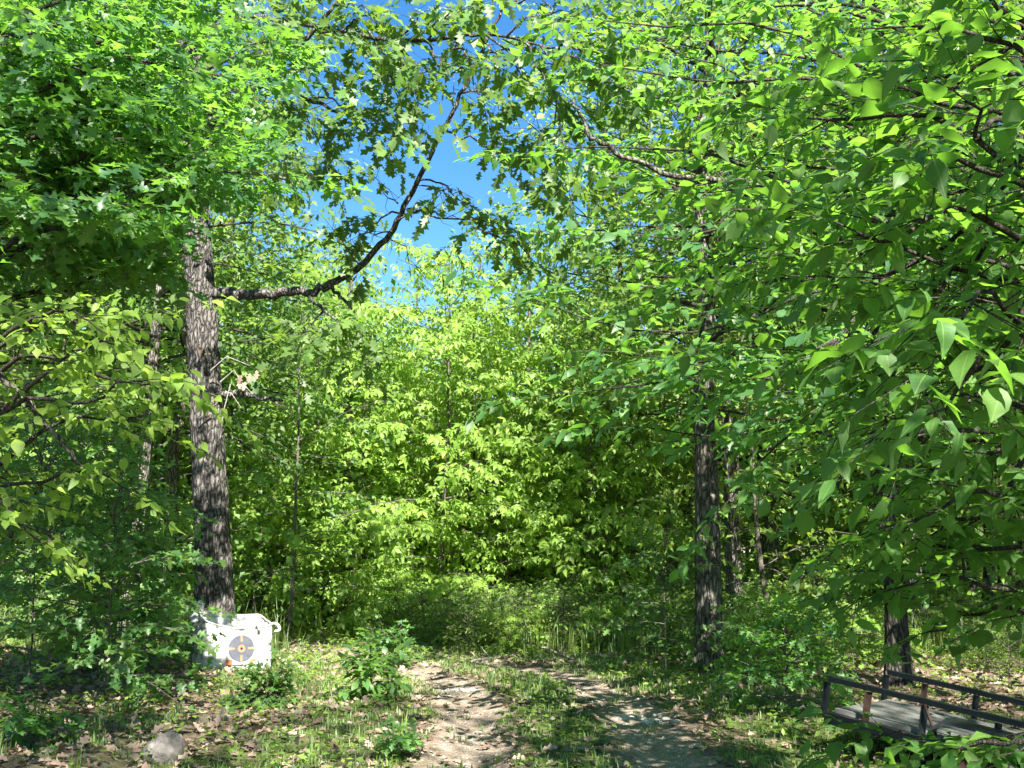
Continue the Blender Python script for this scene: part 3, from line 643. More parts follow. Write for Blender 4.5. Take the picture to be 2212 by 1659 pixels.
# bare twigs below the limb of the oak
BT = Buf(); r = np.random.default_rng(8)
for (x, y, dx, dy, n) in [(850, 500, -90, 10, 4), (800, 560, -70, -50, 4), (860, 440, -60, -60, 4), (905, 400, 110, 20, 5), (880, 450, 150, 30, 5), (930, 330, -80, -50, 4), (780, 575, -60, -80, 4), (845, 505, 60, 70, 4), (870, 470, 60, -25, 3)]:
    p = P(x, y, 14.9); e = P(x+dx, y+dy, 14.7+r.uniform(-.4, .4)); pp = [p]
    for q in range(1, 7): pp.append(p+(e-p)*q/6 + r.normal(0, .035, 3))
    BT.tube(pp, np.linspace(.012, .004, 7), 4, cap=False)
    for q in range(n*2):
        s0 = pp[r.integers(1, 7)]; dd = nrmz((e-p)+r.normal(0, .8, 3)*np.linalg.norm(e-p)); s1 = s0+dd*r.uniform(.12, .3); s2 = s1+nrmz(dd+r.normal(0, .4, 3))*.15
        BT.tube([s0, s1, s2], [.005, .0035, .002], 3, cap=False)
link('bare_twigs', BT.shift(b0).mesh('bare_twigs', M['bark_thin']), oak1)
DW = Buf()
for pl in ([(498, 830), (485, 880), (476, 935)], [(486, 845), (500, 850), (520, 880)], [(430, 905), (450, 885), (470, 870)], [(476, 825), (505, 800), (525, 830), (545, 850)], [(455, 800), (490, 770), (540, 790)], [(480, 560), (500, 548), (530, 545), (560, 555), (575, 562)]):
    pp = np.array([P(a, b, 15.35) for a, b in pl]); DW.tube(pp, np.linspace(.010, .004, len(pp)), 5)
link('dead_twigs', DW.shift(b0).mesh('dead_twigs', M['deadwood']), oak1)
# withered leaves hanging by the trunk
for i, (a, b) in enumerate([(522, 810), (530, 825), (540, 806), (555, 800), (432, 745), (447, 755), (515, 822)]):
    pos = P(a, b, 15.3)-b0; d = nrmz(np.array((.1*i-.3, -.2, -1.))); nr = nrmz(np.cross(d, (1, .3, .1))); s_ = .13; sx = np.cross(d, nr)
    if 'w' not in leaf_meshes: leaf_meshes['w'] = mesh_np('withered_leaf', *DEADT, M['dead'])
    o = link('withered_leaf', leaf_meshes['w'], oak1)
    o.matrix_local = Matrix([(sx[j]*s_, d[j]*s_, nr[j]*s_, pos[j]) for j in range(3)]+[(0, 0, 0, 1)])

# ------------------------------------------------------------------ limb helper for trees whose stems stand outside the frame
def limb_tree(name, label, base, H, r0, limbs, k, seed, parts=300, cat='tree', bark='bark2', big=False, ratio=.34, start=.2, bare=None):
    """limbs: list of (height on stem, [(px,py,Y)...], r)"""
    rng = np.random.default_rng(seed); T = Tree(rng); b = np.array(base, float); b[2] = float(ground_z(b[0], b[1]))-.05
    pts = np.array([b + np.array((.05*math.sin(i*1.1+seed), .05*math.cos(i*1.7), H*i/8)) for i in range(9)])
    T.trunk = plain_trunk(pts, r0, r0*.25, 14)
    for h, pl, r in limbs:
        q = b + np.array((0, 0, h)); ctrl = np.array([q]+[P(*z) for z in pl]); n = len(ctrl)
        u = np.linspace(0, n-1, max(9, n*4)); c = np.stack([np.interp(u, np.arange(n), ctrl[:, a]) for a in range(3)], 1)
        for _ in range(3): c[1:-1] = (c[:-2]+2*c[1:-1]+c[2:])/4
        uu_ = np.linspace(0, 1, len(c)); ph = rng.uniform(0, 6.28, 6); Lc = np.linalg.norm(c[-1]-c[0])
        wob = np.stack([np.sin(uu_*7+ph[0])*.6+np.sin(uu_*15+ph[1])*.3, np.sin(uu_*6+ph[2]), np.sin(uu_*6.5+ph[3])+np.sin(uu_*14+ph[4])*.45], 1)
        c += wob*(uu_*(1.15-uu_))[:, None]*.11*Lc*np.array((.5, .6, 1.)); c[:, 2] += (uu_**2)*Lc*rng.uniform(-.035, .07)
        c[1:-1] += rng.normal(0, .012, (len(c)-2, 3))
        T.along(c, r, max(.005, r*.25), k, start=start, ratio=ratio)
    if bare is not None: T.limbs.append(bare)
    return finish(T, b, name, label, cat, k, None, parts, bark)

# near left oak: lobed leaves filling the upper left
KN = dict(K_OAKN, face=(.2, -.4, 0))
lim = [(2.6+i*.28, [(x0, y0, 9.1+dy*.5), (x1, y1, 9.4+dy)], .035) for i, (x0, y0, x1, y1, dy) in enumerate([
    (80, 600, 240, 570, 0), (60, 530, 300, 480, .6), (100, 480, 330, 400, -.8), (60, 420, 440, 370, .8), (160, 330, 520, 340, 0), (40, 300, 330, 250, -1),
    (140, 230, 500, 240, .5), (60, 180, 400, 130, -.5), (100, 90, 330, 20, .3), (20, 60, 200, -30, -.7), (150, 10, 480, 60, 1.4), (60, 520, 200, 440, -1.6), (120, 520, 260, 520, .4), (60, 360, 260, 420, 1.5), (200, 300, 420, 300, 1.2), (250, 200, 560, 170, 2.), (180, 120, 420, 90, 2.2), (230, 400, 480, 400, 1.8), (100, 600, 250, 540, 1.6), (100, 20, 300, -20, 1.8), (0, 100, 160, 120, -1.)])]
limb_tree('oak_tree', 'near oak whose broad lobed leaves fill the upper left', (-5.6, 9.4, 0), 10, .17, lim, KN, 11)
# left hickory with bright sprays
KH = dict(K_BROAD, mat='hick', leaf=.102, hang=.4, twig=.22, twig_sp=.19, sub_sp=.25, nn=.4, dn=.45, face=(.25, -.5, 0))
lim = [(1.3+i*.2, [(x0, y0, 7.2+dy*.5), (x1, y1, 7.3+dy)], .022) for i, (x0, y0, x1, y1, dy) in enumerate([
    (60, 1000, 230, 1060, 0), (80, 900, 300, 940, .4), (100, 850, 280, 880, -.6), (140, 800, 400, 850, .5), (100, 740, 240, 780, -.4), (80, 690, 330, 720, .3), (60, 690, 180, 670, -.8), (20, 1080, 60, 1180, -.3)])]
limb_tree('hickory_tree', 'young hickory with sunlit yellow green sprays left of the oak trunk', (-4.3, 7.7, 0), 4.2, .05, lim, KH, 12, ratio=.3, bare=limb([(-330, 560, 7.6), (-120, 720, 7.3), (-20, 790, 7.2), (60, 865, 7.2), (100, 920, 7.2), (145, 965, 7.2), (200, 1040, 7.2)], .03, .010, 7)[0])
# right near tree: large oval leaves (stem outside the right edge)
lim = [(1.0+i*.15, [(x0, y0, 5.0+dy*.5), (x1, y1, 5.2+dy)], .022) for i, (x0, y0, x1, y1, dy) in enumerate([
    (2180, 1600, 1900, 1625, .7), (2190, 1610, 2020, 1650, .2), (2210, 1330, 2010, 1370, 1.0), (2190, 1250, 1930, 1290, .8), (2180, 1180, 1930, 1230, .8), (2200, 1080, 1950, 1130, -.3),
    (2190, 960, 2000, 1000, .2), (2180, 850, 1900, 960, .5), (2150, 780, 2010, 850, -.9), (2100, 700, 1700, 800, .9), (2100, 620, 1750, 640, .5), (2100, 560, 1700, 560, .9), (2050, 480, 1850, 560, -.6),
    (2080, 420, 1560, 430, 1.3), (2080, 330, 1900, 420, -.8), (2050, 300, 1640, 300, .9), (2100, 200, 1800, 220, .6), (2150, 100, 1900, 80, .8), (2100, 520, 1500, 650, 1.6), (2180, 30, 2000, -40, .4), (2150, 260, 2080, 340, -1.3), (2190, 700, 2080, 760, -1.4), (2190, 1130, 2000, 1180, .6), (2150, 900, 1960, 900, 1.2), (2150, 420, 1800, 480, 1.6), (2100, 160, 1750, 260, 1.4), (2150, 600, 1950, 700, 1.6), (2100, 640, 1850, 800, .9)])]
limb_tree('dogwood_tree', 'near tree with large smooth oval leaves reaching in from the right edge', (3.3, 5.3, 0), 4.6, .06, lim, K_BROAD, 13, ratio=.26)

# ------------------------------------------------------------------ right oaks with visible trunks
def trunk_px(pl, ws, sides, rings, seed, rel=.06, flare=.35, up=None):
    pts = [P(*q) for q in pl]; pts[0][2] = float(ground_z(pts[0][0], pts[0][1]))-.05
    r = [wd/2/2400*q[2] for wd, q in zip(ws, pl)]
    return np.array(pts), np.array(r), bark_trunk(pts, r, sides, rings, rel, seed, flare)
def crown_on(T, tp, x0, x1, n, L0, L1, k, seed, elev=(.0, .6), r=.04, az=None):
    rg = np.random.default_rng(seed)
    for i in range(n):
        f = i/n; x = x0+(x1-x0)*f; j = min(int(x), len(tp)-2); q = tp[j]*(1-x+j)+tp[j+1]*(x-j); a = i*2.4+seed if az is None else az[i % len(az)]+rg.uniform(-.3, .3)
        e = elev[0]+(elev[1]-elev[0])*f
        pp = T.grow(q, (math.cos(a)*math.cos(e), math.sin(a)*math.cos(e), math.sin(e)), rg.uniform(L0, L1), 7, .06, .08); T.along(pp, r*(1-.5*f), .006, k, start=.2, ratio=.4)
KR = dict(K_FAR, face=(.2, -.4, 0), mat='oak', leaf=.16, twigs=True, tpl=OV, twig=.36, n=6, twig_sp=.2)
T = Tree(np.random.default_rng(21)); tp, trr, T.trunk = trunk_px([(1532, 1447, 14.6), (1530, 1300, 14.6), (1528, 1080, 14.6), (1519, 850, 14.6), (1530, 650, 14.7), (1512, 400, 14.8), (1535, 100, 15.1), (1520, -200, 15.3), (1515, -420, 15.3)], [64, 58, 52, 44, 36, 28, 20, 12, 7], 64, 260, 5., flare=.3)
crown_on(T, tp, 3.2, 7.9, 40, 1.0, 2.0, KR, 3, (.25, .9), az=[2.6, .4, 1.2, 5.2, 1.8, .1, 3.6, 4.6])
finish(T, tp[0], 'oak_tree', 'oak with a flared mossy trunk standing beside the track on the right', 'tree', KR, None, 200, 'bark2')
T = Tree(np.random.default_rng(22)); tp, trr, T.trunk = trunk_px([(1583, 1375, 19.5), (1580, 1200, 19.5), (1574, 1000, 19.5), (1560, 700, 19.5), (1556, 400, 19.5), (1552, 100, 19.5), (1550, -100, 19.5)], [26, 25, 24, 20, 16, 10, 6], 40, 140, 7., flare=.2)
crown_on(T, tp, 2.4, 5.9, 26, 1.6, 3.2, dict(K_FAR, leaf=.18), 5)
finish(T, tp[0], 'oak_tree', 'slim straight trunk partly hidden behind the flared oak on the right', 'tree', dict(K_FAR, leaf=.18), None, 0, 'bark')
T = Tree(np.random.default_rng(23)); tp, trr, T.trunk = trunk_px([(1940, 1440, 13.6), (1932, 1250, 13.6), (1905, 1050, 13.7), (1892, 850, 13.8), (1888, 650, 13.9), (1890, 450, 14), (1895, 200, 14), (1905, -50, 14), (1910, -250, 14)], [56, 44, 40, 38, 34, 30, 26, 18, 10], 56, 240, 9., flare=.25)
LB, Lx = limb([(1895, 920, 13.8), (1850, 940, 13.7), (1800, 1075, 13.3), (1740, 1090, 13.2), (1690, 1060, 13.1)], .03, .012, 6); T.limbs.append(LB)
LB, Lx = limb([(1885, 610, 13.9), (1820, 580, 13.7), (1740, 600, 13.4), (1680, 650, 13.2), (1600, 700, 13)], .04, .012, 6); T.limbs.append(LB); T.along(Lx, .02, .006, KR, start=.2, ratio=.4)
crown_on(T, tp, 2.6, 7.9, 50, 1.5, 2.6, KR, 8, (.1, .8), az=[3.4, 2.6, .4, 4.2, 3.0, 5.2, 1.6])
finish(T, tp[0], 'oak_tree', 'oak rising behind the trailer, trunk coloured dark for shade', 'tree', KR, None, 200, 'bark3')

# leafy trees between the right oak and the camera: dark drooping boughs
KM = dict(K_BROAD, mat='oak_near', tpl=OVN, leaf=.15, twig=.3, twig_sp=.22, sub_sp=.34, sub_max=1.0, face=(.2, -.3, 0))
lim = [(2.2+i*.3, [(x0, y0, 9.0+dy*.5), (x1, y1, 9.4+dy)], .03) for i, (x0, y0, x1, y1, dy) in enumerate([
    (2000, 860, 1480, 970, 0), (1900, 900, 1640, 1060, -.4), (1900, 780, 1430, 830, .5), (1850, 720, 1300, 800, 0), (1900, 640, 1260, 640, .8), (1950, 520, 1350, 540, .3), (1850, 460, 1450, 470, 1.2),
    (1850, 330, 1270, 330, .9), (1800, 240, 1330, 200, 1.4), (1900, 120, 1340, 60, 1.2), (1950, 40, 1500, 20, .4), (1900, 0, 1600, 100, 1.8), (2100, 200, 1750, 150, 1.5), (2150, 900, 1900, 1100, 1.), (1750, 790, 1560, 900, -.7)])]
limb_tree('beech_tree', 'mid distance tree with drooping dark green boughs left of the oval leaved tree', (5.9, 9.4, 0), 8.5, .13, lim, KM, 14, ratio=.32, bare=limb([(1240, 215, 9.3), (1262, 265, 9.3), (1272, 300, 9.3), (1325, 325, 9.3), (1450, 380, 9.3), (1650, 400, 9.3), (1900, 480, 9.4), (2300, 620, 9.4)], .012, .035, 7)[0])

KB = dict(K_FAR, mat='broad', tpl=OV, leaf=.15, twigs=True, twig=.32, n=6, twig_sp=.19, sub_sp=.36, sub_max=1.2, hang=.45, face=(.1, -.2, 0))
lim = [(3.0+i*.3, [(x0, y0, 11.4+dy*.5), (x1, y1, 11.6+dy)], .03) for i, (x0, y0, x1, y1, dy) in enumerate([
    (2050, 900, 1750, 1000, 0), (2000, 760, 1620, 740, .6), (1950, 640, 1500, 600, -.3), (1950, 560, 1400, 480, .6), (1980, 450, 1560, 380, 0), (1900, 380, 1360, 260, .8), (1950, 250, 1480, 180, -.2),
    (1900, 140, 1420, 90, .6), (1950, 40, 1600, -20, 0), (2100, 350, 1800, 300, .9), (2100, 150, 1850, 60, .4), (2150, 620, 1900, 600, .9), (2000, -40, 1400, -60, .6), (1850, 300, 1640, 240, -1.), (2100, 20, 1950, -60, -.5)])]
limb_tree('elm_tree', 'leafy tree whose mid green sprays hide the upper stem of the flared oak', (6.3, 11.9, 0), 10, .15, lim, KB, 15, parts=200, ratio=.34)

# ------------------------------------------------------------------ hickories in the centre of the view
def px_tree(px, base_y, top_y, spread, r0, nprim, k, seed, label, cb=.25, name='hickory_tree', parts=0, **kw):
    g = on_ground(px, base_y); d = g[1]; top = P(px, top_y, d)[2]; H = top-g[2]
    return generic_tree(np.random.default_rng(seed), H, cb, spread, r0, nprim, k, name, label, 'tree', g, parts=parts, **kw)
KC = dict(K_HICK, tpl=HICKLO, leaf=.28, twig_sp=.17, sub_sp=.22, n=3, face=(.25, -.9, 0))
px_tree(950, 1368, 590, 2.3, .05, 46, KC, 31, 'slender bright green hickory rising to the sky gap in the middle', .12, parts=160)
px_tree(740, 1362, 640, 1.9, .045, 36, KC, 32, 'yellow green hickory halfway between the oak trunk and the tall middle hickory', .14, parts=120)
px_tree(1275, 1375, 690, 1.9, .045, 36, KC, 33, 'thin light green hickory halfway between the middle hickory and the flared oak', .14, parts=100)
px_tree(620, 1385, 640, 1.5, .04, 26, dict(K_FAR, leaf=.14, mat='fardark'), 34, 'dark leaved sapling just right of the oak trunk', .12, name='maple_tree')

# ------------------------------------------------------------------ background woods: several kinds, copied one by one
protos = []
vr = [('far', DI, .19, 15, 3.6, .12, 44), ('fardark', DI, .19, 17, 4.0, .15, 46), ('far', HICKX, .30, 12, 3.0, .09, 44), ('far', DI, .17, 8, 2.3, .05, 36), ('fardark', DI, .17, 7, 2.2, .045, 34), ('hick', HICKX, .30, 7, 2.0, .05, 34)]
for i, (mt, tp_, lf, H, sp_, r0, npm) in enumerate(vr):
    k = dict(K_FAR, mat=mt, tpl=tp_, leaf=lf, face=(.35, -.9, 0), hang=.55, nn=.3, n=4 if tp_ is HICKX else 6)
    if tp_ is HICKX: k['hang'] = .5
    protos.append((generic_tree(np.random.default_rng(50+i), H, [.22, .25, .2, .1, .08, .1][i], sp_, r0, npm, k, ['oak_tree', 'oak_tree', 'hickory_tree', 'maple_tree', 'maple_tree', 'hickory_tree'][i],
        'x', 'tree', (0, 0, 0), bark='bark2' if i < 3 else 'bark_thin', elev=(0, 55)), H))
NAMES = ['tall light green oak', 'tall dark green oak', 'tall loose crowned hickory', 'low mid green maple', 'low dark green maple', 'young yellow green hickory']
GR = ['light green oaks of the background woods', 'dark green oaks of the background woods', 'tall hickories of the background woods', 'mid green understorey trees', 'dark understorey trees', 'young hickories of the background woods']
used = [False]*6
def place(kind, x, y, s, rz, label=None):
    root, H = protos[kind]; loc = (x, y, float(ground_z(x, y))-.03)
    if not used[kind]:
        used[kind] = True; root.location = loc; root.rotation_euler = (0, 0, rz); root.scale = (s, s, s); root['label'] = label or NAMES[kind]; root['group'] = GR[kind]; return root
    o = copy_thing(root, loc, rz, s, label or NAMES[kind], GR[kind]); o.rotation_euler = (math.sin(x*13+y)*.06, math.cos(x*7+y*3)*.06, rz); return o
def where_(px, y):
    z = ['at the far left', 'behind the near left oak', 'behind the furrowed oak trunk', 'left of the tall middle hickory', 'behind the tall middle hickory', 'right of the sky gap', 'left of the flared oak', 'behind the flared oak', 'between the flared oak and the trailer', 'behind the trailer', 'at the far right'][int(np.searchsorted([0, 250, 520, 800, 1050, 1250, 1450, 1620, 1800, 2100], px))]
    return z + (', close beyond the clearing' if y < 25 else ', some way into the woods' if y < 38 else ', deep in the woods')
def cap_h(px, y):
    """tallest tree that leaves the sky gap open, in world terms: low woods along the line of the track"""
    lim = np.interp(px, [-200, 480, 560, 680, 740, 800, 1120, 1180, 1240, 1330, 2500], [-700, -500, 330, 480, 620, 650, 650, 560, 330, -500, -700])
    return P(px, lim, y)[2]
r = np.random.default_rng(77); spots = []; tries = 0
while len(spots) < 210 and tries < 9000:
    tries += 1
    y = 18.5 + 56*r.random()**1.35; px = r.uniform(-250, 2460); x = (px-1106)/2400*y
    if abs(x-path_c(y)) < 1.6 and y < 24: continue
    if y < 23 and 560 < px < 1480: continue
    if any((x-a)**2+(y-b)**2 < (1.0+.018*y)**2 for a, b in spots): continue
    spots.append((x, y)); hm = cap_h(px, y)
    kind = int(r.choice([0, 1, 2, 3, 4, 5], p=[.2, .2, .12, .18, .14, .16])); H = protos[kind][1]
    s = r.uniform(.85, 1.25)
    if H*s*1.02 > hm:
        if kind < 3: kind = int(r.choice([3, 4, 5])); H = protos[kind][1]
        s = min(s, hm/H/1.03)
    if s < .35: continue
    place(kind, x, y, s, r.uniform(-.9, .9), NAMES[kind]+' '+where_(px, y))
n_ = 0
while n_ < 60:
    y = r.uniform(21.5, 33); px = r.uniform(540, 1560); x = (px-1106)/2400*y
    if abs(x-path_c(y)) < 1.5 and y < 22 or any((x-a)**2+(y-b)**2 < .7 for a, b in spots): continue
    spots.append((x, y)); n_ += 1; kind = int(r.choice([3, 5, 5, 5])); H = protos[kind][1]; s = min(r.uniform(.35, .8), cap_h(px, y)/H/1.05)
    place(kind, x, y, s, r.uniform(-.9, .9), NAMES[kind]+' '+where_(px, y))
# side walls and the trees behind the camera that shade the near track
for (x, y, kind, s) in [(-10.5, 14, 1, .95), (-9.5, 19.5, 0, 1.), (-13, 10, 0, 1.), (10.5, 12.5, 1, .95), (9.5, 17.5, 0, 1.0), (13.5, 16, 2, 1.2), (12, 8, 1, .9),
                        (7.5, 1.5, 1, .85), (9.5, -2.5, 0, .9), (5.0, -2.8, 4, 1.15), (13, 2.5, 1, 1.), (11, 5, 4, 1.2), (-6.5, 21, 1, .9), (7.2, 20, 1, .95), (-8.2, 24, 1, 1.), (5.4, 24, 0, 1.), (1.2, -1.6, 1, .84), (4.4, -.9, 0, .85), (-2.6, -2.2, 1, 1.0), (-5.6, -.6, 0, .85)]:
    place(kind, x, y, s, math.sin(x*7), NAMES[kind]+(' behind the camera' if y < 0 else ' beside the camera' if y < 7 else ' '+where_(1106+2400*x/y, y)))

# ------------------------------------------------------------------ shrubs and saplings
def sapling(rng, H, spread, k, name, label, base, nprim=14, r0=.012, parts=120, group=None, cb=.15, lean=(0, 0)):
    return generic_tree(rng, H, cb, spread, r0, nprim, k, name, label, 'shrub' if name == 'shrub' else 'sapling', base, lean, parts, group, 'bark_thin', elev=(5, 60))
KS = dict(K_MAPLE, face=(.2, -.4, 0))
for i, (px, py, H, sp_, k, lab, npm, pt) in enumerate([
    (60, 1500, 2.5, 1.0, KS, 'tall dark maple sapling at the far left below the bright hickory', 24, 260),
    (225, 1520, 1.9, .85, KS, 'dark leaved maple sapling nearest the rock on the left', 22, 260),
    (245, 1450, 1.9, .55, dict(K_OAKN, leaf=.13, twig=.22, twig_sp=.14, sub_sp=.2, sub_max=.7), 'leafy oak sapling just left of the white target bag', 20, 240),
    (160, 1450, 2.9, 1.1, dict(K_OAKN, leaf=.14, twig=.24, twig_sp=.16, sub_sp=.24, sub_max=.8), 'tall oak sapling behind the two maple saplings on the left', 26, 240),
    (575, 1530, .22, .24, dict(KS, leaf=.075, twig=.12, twig_sp=.09, sub_sp=.1, sub_max=.3), 'small dark shrub just in front of the white target bag', 14, 200),
    (800, 1518, .40, .18, dict(K_BROAD, mat='maple', leaf=.13, twig=.14, twig_sp=.12, sub_sp=.13, sub_max=.28, n=4), 'small sapling with big dark drooping leaves left of the track', 10, 120),
    (1660, 1480, .85, .5, dict(KS, mat='weed', leaf=.09, twig=.16, twig_sp=.12, sub_sp=.14, sub_max=.4), 'leafy green shrub at the foot of the flared oak', 14, 160),
    (1700, 1545, .75, .6, dict(K_OAKN, leaf=.11, twig=.16, twig_sp=.12, sub_sp=.15, sub_max=.45), 'shrub with pale green leaves at the rear corner of the trailer', 14, 160),
    (1845, 1440, 1.1, .7, dict(KS, mat='weed', leaf=.09, twig=.18, twig_sp=.14, sub_sp=.16, sub_max=.5), 'bushy shrub behind the rear end of the trailer', 16, 160),
    (1440, 1450, 1.6, .6, dict(KS, leaf=.09, twig=.2, twig_sp=.15, sub_sp=.2, sub_max=.5), 'thin dark sapling just left of the flared oak', 16, 120),
    (835, 1440, .30, .25, dict(KS, leaf=.08, twig=.16, twig_sp=.12, sub_sp=.14, sub_max=.4), 'dark shrub on the left verge where the track bends away', 14, 120),
    (850, 1640, .16, .12, dict(K_OAKN, leaf=.11, twig=.07, twig_sp=.08, sub_sp=.1, sub_max=.15, n=3), 'tiny oak seedling at the near left edge of the track', 4, 30),
    (68, 1610, .28, .16, dict(K_OAKN, leaf=.13, twig=.09, twig_sp=.08, sub_sp=.1, sub_max=.2, n=3), 'small oak seedling in the litter at the lower left', 5, 40)]):
    sapling(np.random.default_rng(200+i), H, sp_, k, 'sapling' if H > 1 else 'shrub', lab, on_ground(px, py), npm, .012 if H > 1 else .006, pt)
# undergrowth belt beyond the bend
KU = [dict(KS, mat='weed', tpl=DI, leaf=.085, twig=.2, twig_sp=.13, sub_sp=.15, sub_max=.5), dict(KS, mat='fardark', tpl=DI, leaf=.085, twig=.2, twig_sp=.13, sub_sp=.15, sub_max=.5), dict(K_HICK, leaf=.17, twig=.2, twig_sp=.15, sub_sp=.2, sub_max=.5)]
for k_ in KU: k_['face'] = (.3, -.5, 0)
und = [generic_tree(np.random.default_rng(300+i), 1.1, .12, .75, .012, 18, KU[i], 'shrub', 'x', 'shrub', (0, 0, 0)) for i in range(3)]
UL = ['bright green undergrowth bush beyond the bend of the track', 'dark green undergrowth bush beyond the bend of the track', 'low hickory shoot in the undergrowth beyond the bend']
UG = ['bright undergrowth bushes', 'dark undergrowth bushes', 'hickory shoots in the undergrowth']
r = np.random.default_rng(88); uu = [False]*3; n = 0; us = []
while n < 270:
    y = (14.5+15*r.random()**1.1) if n < 170 else r.uniform(17.6, 23); px = r.uniform(-150, 2350) if n < 170 else r.uniform(780, 1520); x = (px-1106)/2400*y
    off = x-path_c(y)
    if abs(off) < 1.7 and y < 22: continue
    if y < 17.5 and -1.5 < off < 3.3: continue
    if y < 16.5 and px < 900: continue
    if y < 18.5 and 600 < px < 900: continue
    if y < 17.6 and 820 < px < 1480: continue
    if any((x-a)**2+(y-b)**2 < .16 for a, b in us): continue
    us.append((x, y)); n += 1; i = int(r.choice(3, p=[.42, .34, .24])); s = r.uniform(.5, 1.0)*(.6+.045*(y-15)); loc = (x, y, float(ground_z(x, y))-.02)
    lab = UL[i].split(' beyond')[0].split(' in the')[0]+' '+where_(px, y).split(',')[0]+(', near the bend' if y < 17.5 else ', beyond the bend' if y < 21.5 else ', farther back')
    if not uu[i]:
        uu[i] = True; und[i].location = loc; und[i]['label'] = lab; und[i]['group'] = UG[i]; und[i].scale = (s, s, s)
    else: copy_thing(und[i], loc, r.uniform(-1, 1), (s, s, s*r.uniform(.7, 1.2)), lab, UG[i])

# ------------------------------------------------------------------ thin bare stems in the dark understorey
r = np.random.default_rng(91); stems = []
for v in range(3):
    B = Buf(); pts = np.array([(0, 0, -.05)]+[(.08*math.sin(i*1.3+v)*i/5, .08*math.cos(i*.9+v*2)*i/5, i*1.3) for i in range(1, 6)]); B.tube(pts, np.linspace(.045, .02, 6), 6); stems.append(B.mesh('thin_stem', M[['bark_thin', 'bark2', 'bark'][v]]))
for i in range(64):
    y = r.uniform(22, 48); px = r.uniform(0, 2212); x = (px-1106)/2400*y
    o = link('young_tree_stem', stems[i % 3], None, (x, y, float(ground_z(x, y)))); o.rotation_euler = (r.normal(0, .05), r.normal(0, .05), r.uniform(0, 6)); s = r.uniform(.6, 1.6); o.scale = (s, s, r.uniform(.8, 1.3))
    tag(o, 'slim bare stem '+where_(px, y), 'tree', 'slim stems in the background woods')

# ------------------------------------------------------------------ fallen branches and sticks
def stick(name, label, polys, mat='deadwood', group=None, cat='branch'):
    B = Buf(); pts0 = None; out = []
    for pl, r0, r1 in polys:
        pp = []
        for (px, py, lift) in pl:
            g_ = on_ground(px, py); q = g_ if lift == 0 else None
            if q is None:
                # a raised point stands above the ground point 'lift' pixels lower
                g2 = on_ground(px, py+lift); q = P(px, py, g2[1])
            else: q = q + np.array((0, 0, r0))
            pp.append(q)
        pp = np.array(pp); u = np.linspace(0, len(pp)-1, len(pp)*3); c = np.stack([np.interp(u, np.arange(len(pp)), pp[:, a]) for a in range(3)], 1)
        c[1:-1] = (c[:-2]+2*c[1:-1]+c[2:])/4
        if pts0 is None: pts0 = c[0].copy()
        B.tube(c, np.linspace(r0, r1, len(c)), 6)
    o = link(name, B.shift(pts0).mesh(name, M[mat]), None, pts0); return tag(o, label, cat, group)
stick('fallen_branch', 'forked bleached branch lying across the far verge in the middle', [
    ([(1012, 1434, 0), (1060, 1424, 0), (1110, 1420, 0), (1145, 1400, 12), (1180, 1398, 18), (1205, 1412, 8), (1240, 1428, 0)], .024, .011),
    ([(1145, 1400, 12), (1130, 1375, 30), (1112, 1350, 50), (1098, 1332, 60), (1085, 1318, 70)], .015, .005),
    ([(1060, 1424, 0), (1045, 1405, 12), (1035, 1392, 25)], .010, .004),
    ([(1105, 1345, 50), (1120, 1335, 60), (1128, 1330, 62)], .006, .003),
    ([(1180, 1398, 18), (1183, 1388, 25)], .006, .003)])
stick('stick', 'long thin stick lying by the roots of the flared oak', [([(1500, 1452, 0), (1460, 1447, 0), (1415, 1450, 0)], .016, .008)], 'bark')
stick('stick', 'crooked dark stick on the litter right of the flared oak', [([(1580, 1470, 0), (1620, 1462, 0), (1680, 1468, 0), (1720, 1460, 0)], .014, .006)], 'bark')
stick('stick', 'short dark stick lying across the far rut', [([(1180, 1483, 0), (1215, 1480, 0), (1265, 1482, 0)], .016, .01)], 'bark')
stick('fallen_branch', 'pale dead branch on the ground left of the white target bag', [([(60, 1478, 0), (120, 1455, 10), (180, 1440, 10), (230, 1430, 5)], .02, .008), ([(120, 1455, 10), (150, 1470, 0)], .01, .004)])
stick('fallen_branch', 'pale thin branch on the ground right of the white target bag', [([(600, 1436, 0), (680, 1428, 6), (760, 1432, 0)], .012, .006), ([(680, 1428, 6), (715, 1412, 16)], .007, .003)])
stick('stick', 'pale straw like stalk leaning across the middle grass strip', [([(1208, 1500, 12), (1220, 1483, 30)], .004, .002)])

# ------------------------------------------------------------------ white target bag
def mesh_parts(V, F): return np.array(V, float), np.array(F)
M['bag'] = simple_mat('woven_white_plastic', (.34, .335, .32), (.50, .50, .50), .55, 5., .5, 0, .35, .02, 9, (1, 1, 1.6))
def flat_mat(name, col, rough=.4, spec=.5):
    return simple_mat(name, tuple(c*.85 for c in col), tuple(min(1, c*1.1) for c in col), rough, 30., .15, 0, spec, .002)
M['black_print'] = flat_mat('black_print', (.075, .08, .10), .35, .6); M['orange_print'] = flat_mat('orange_print', (.62, .17, .08)); M['paper'] = flat_mat('target_paper', (.78, .78, .77)); M['dot'] = flat_mat('black_dots', (.03, .03, .03))
BW, BD, BH = .86, .60, .66
bc = P(500, 1436, 14.75); bc[2] = float(ground_z(bc[0], bc[1])); BR = math.radians(28)
bag = empty('target_bag', bc, BR); tag(bag, 'white woven bulk bag with a paper archery target on its front', 'bag')
NU, NV = 96, 40
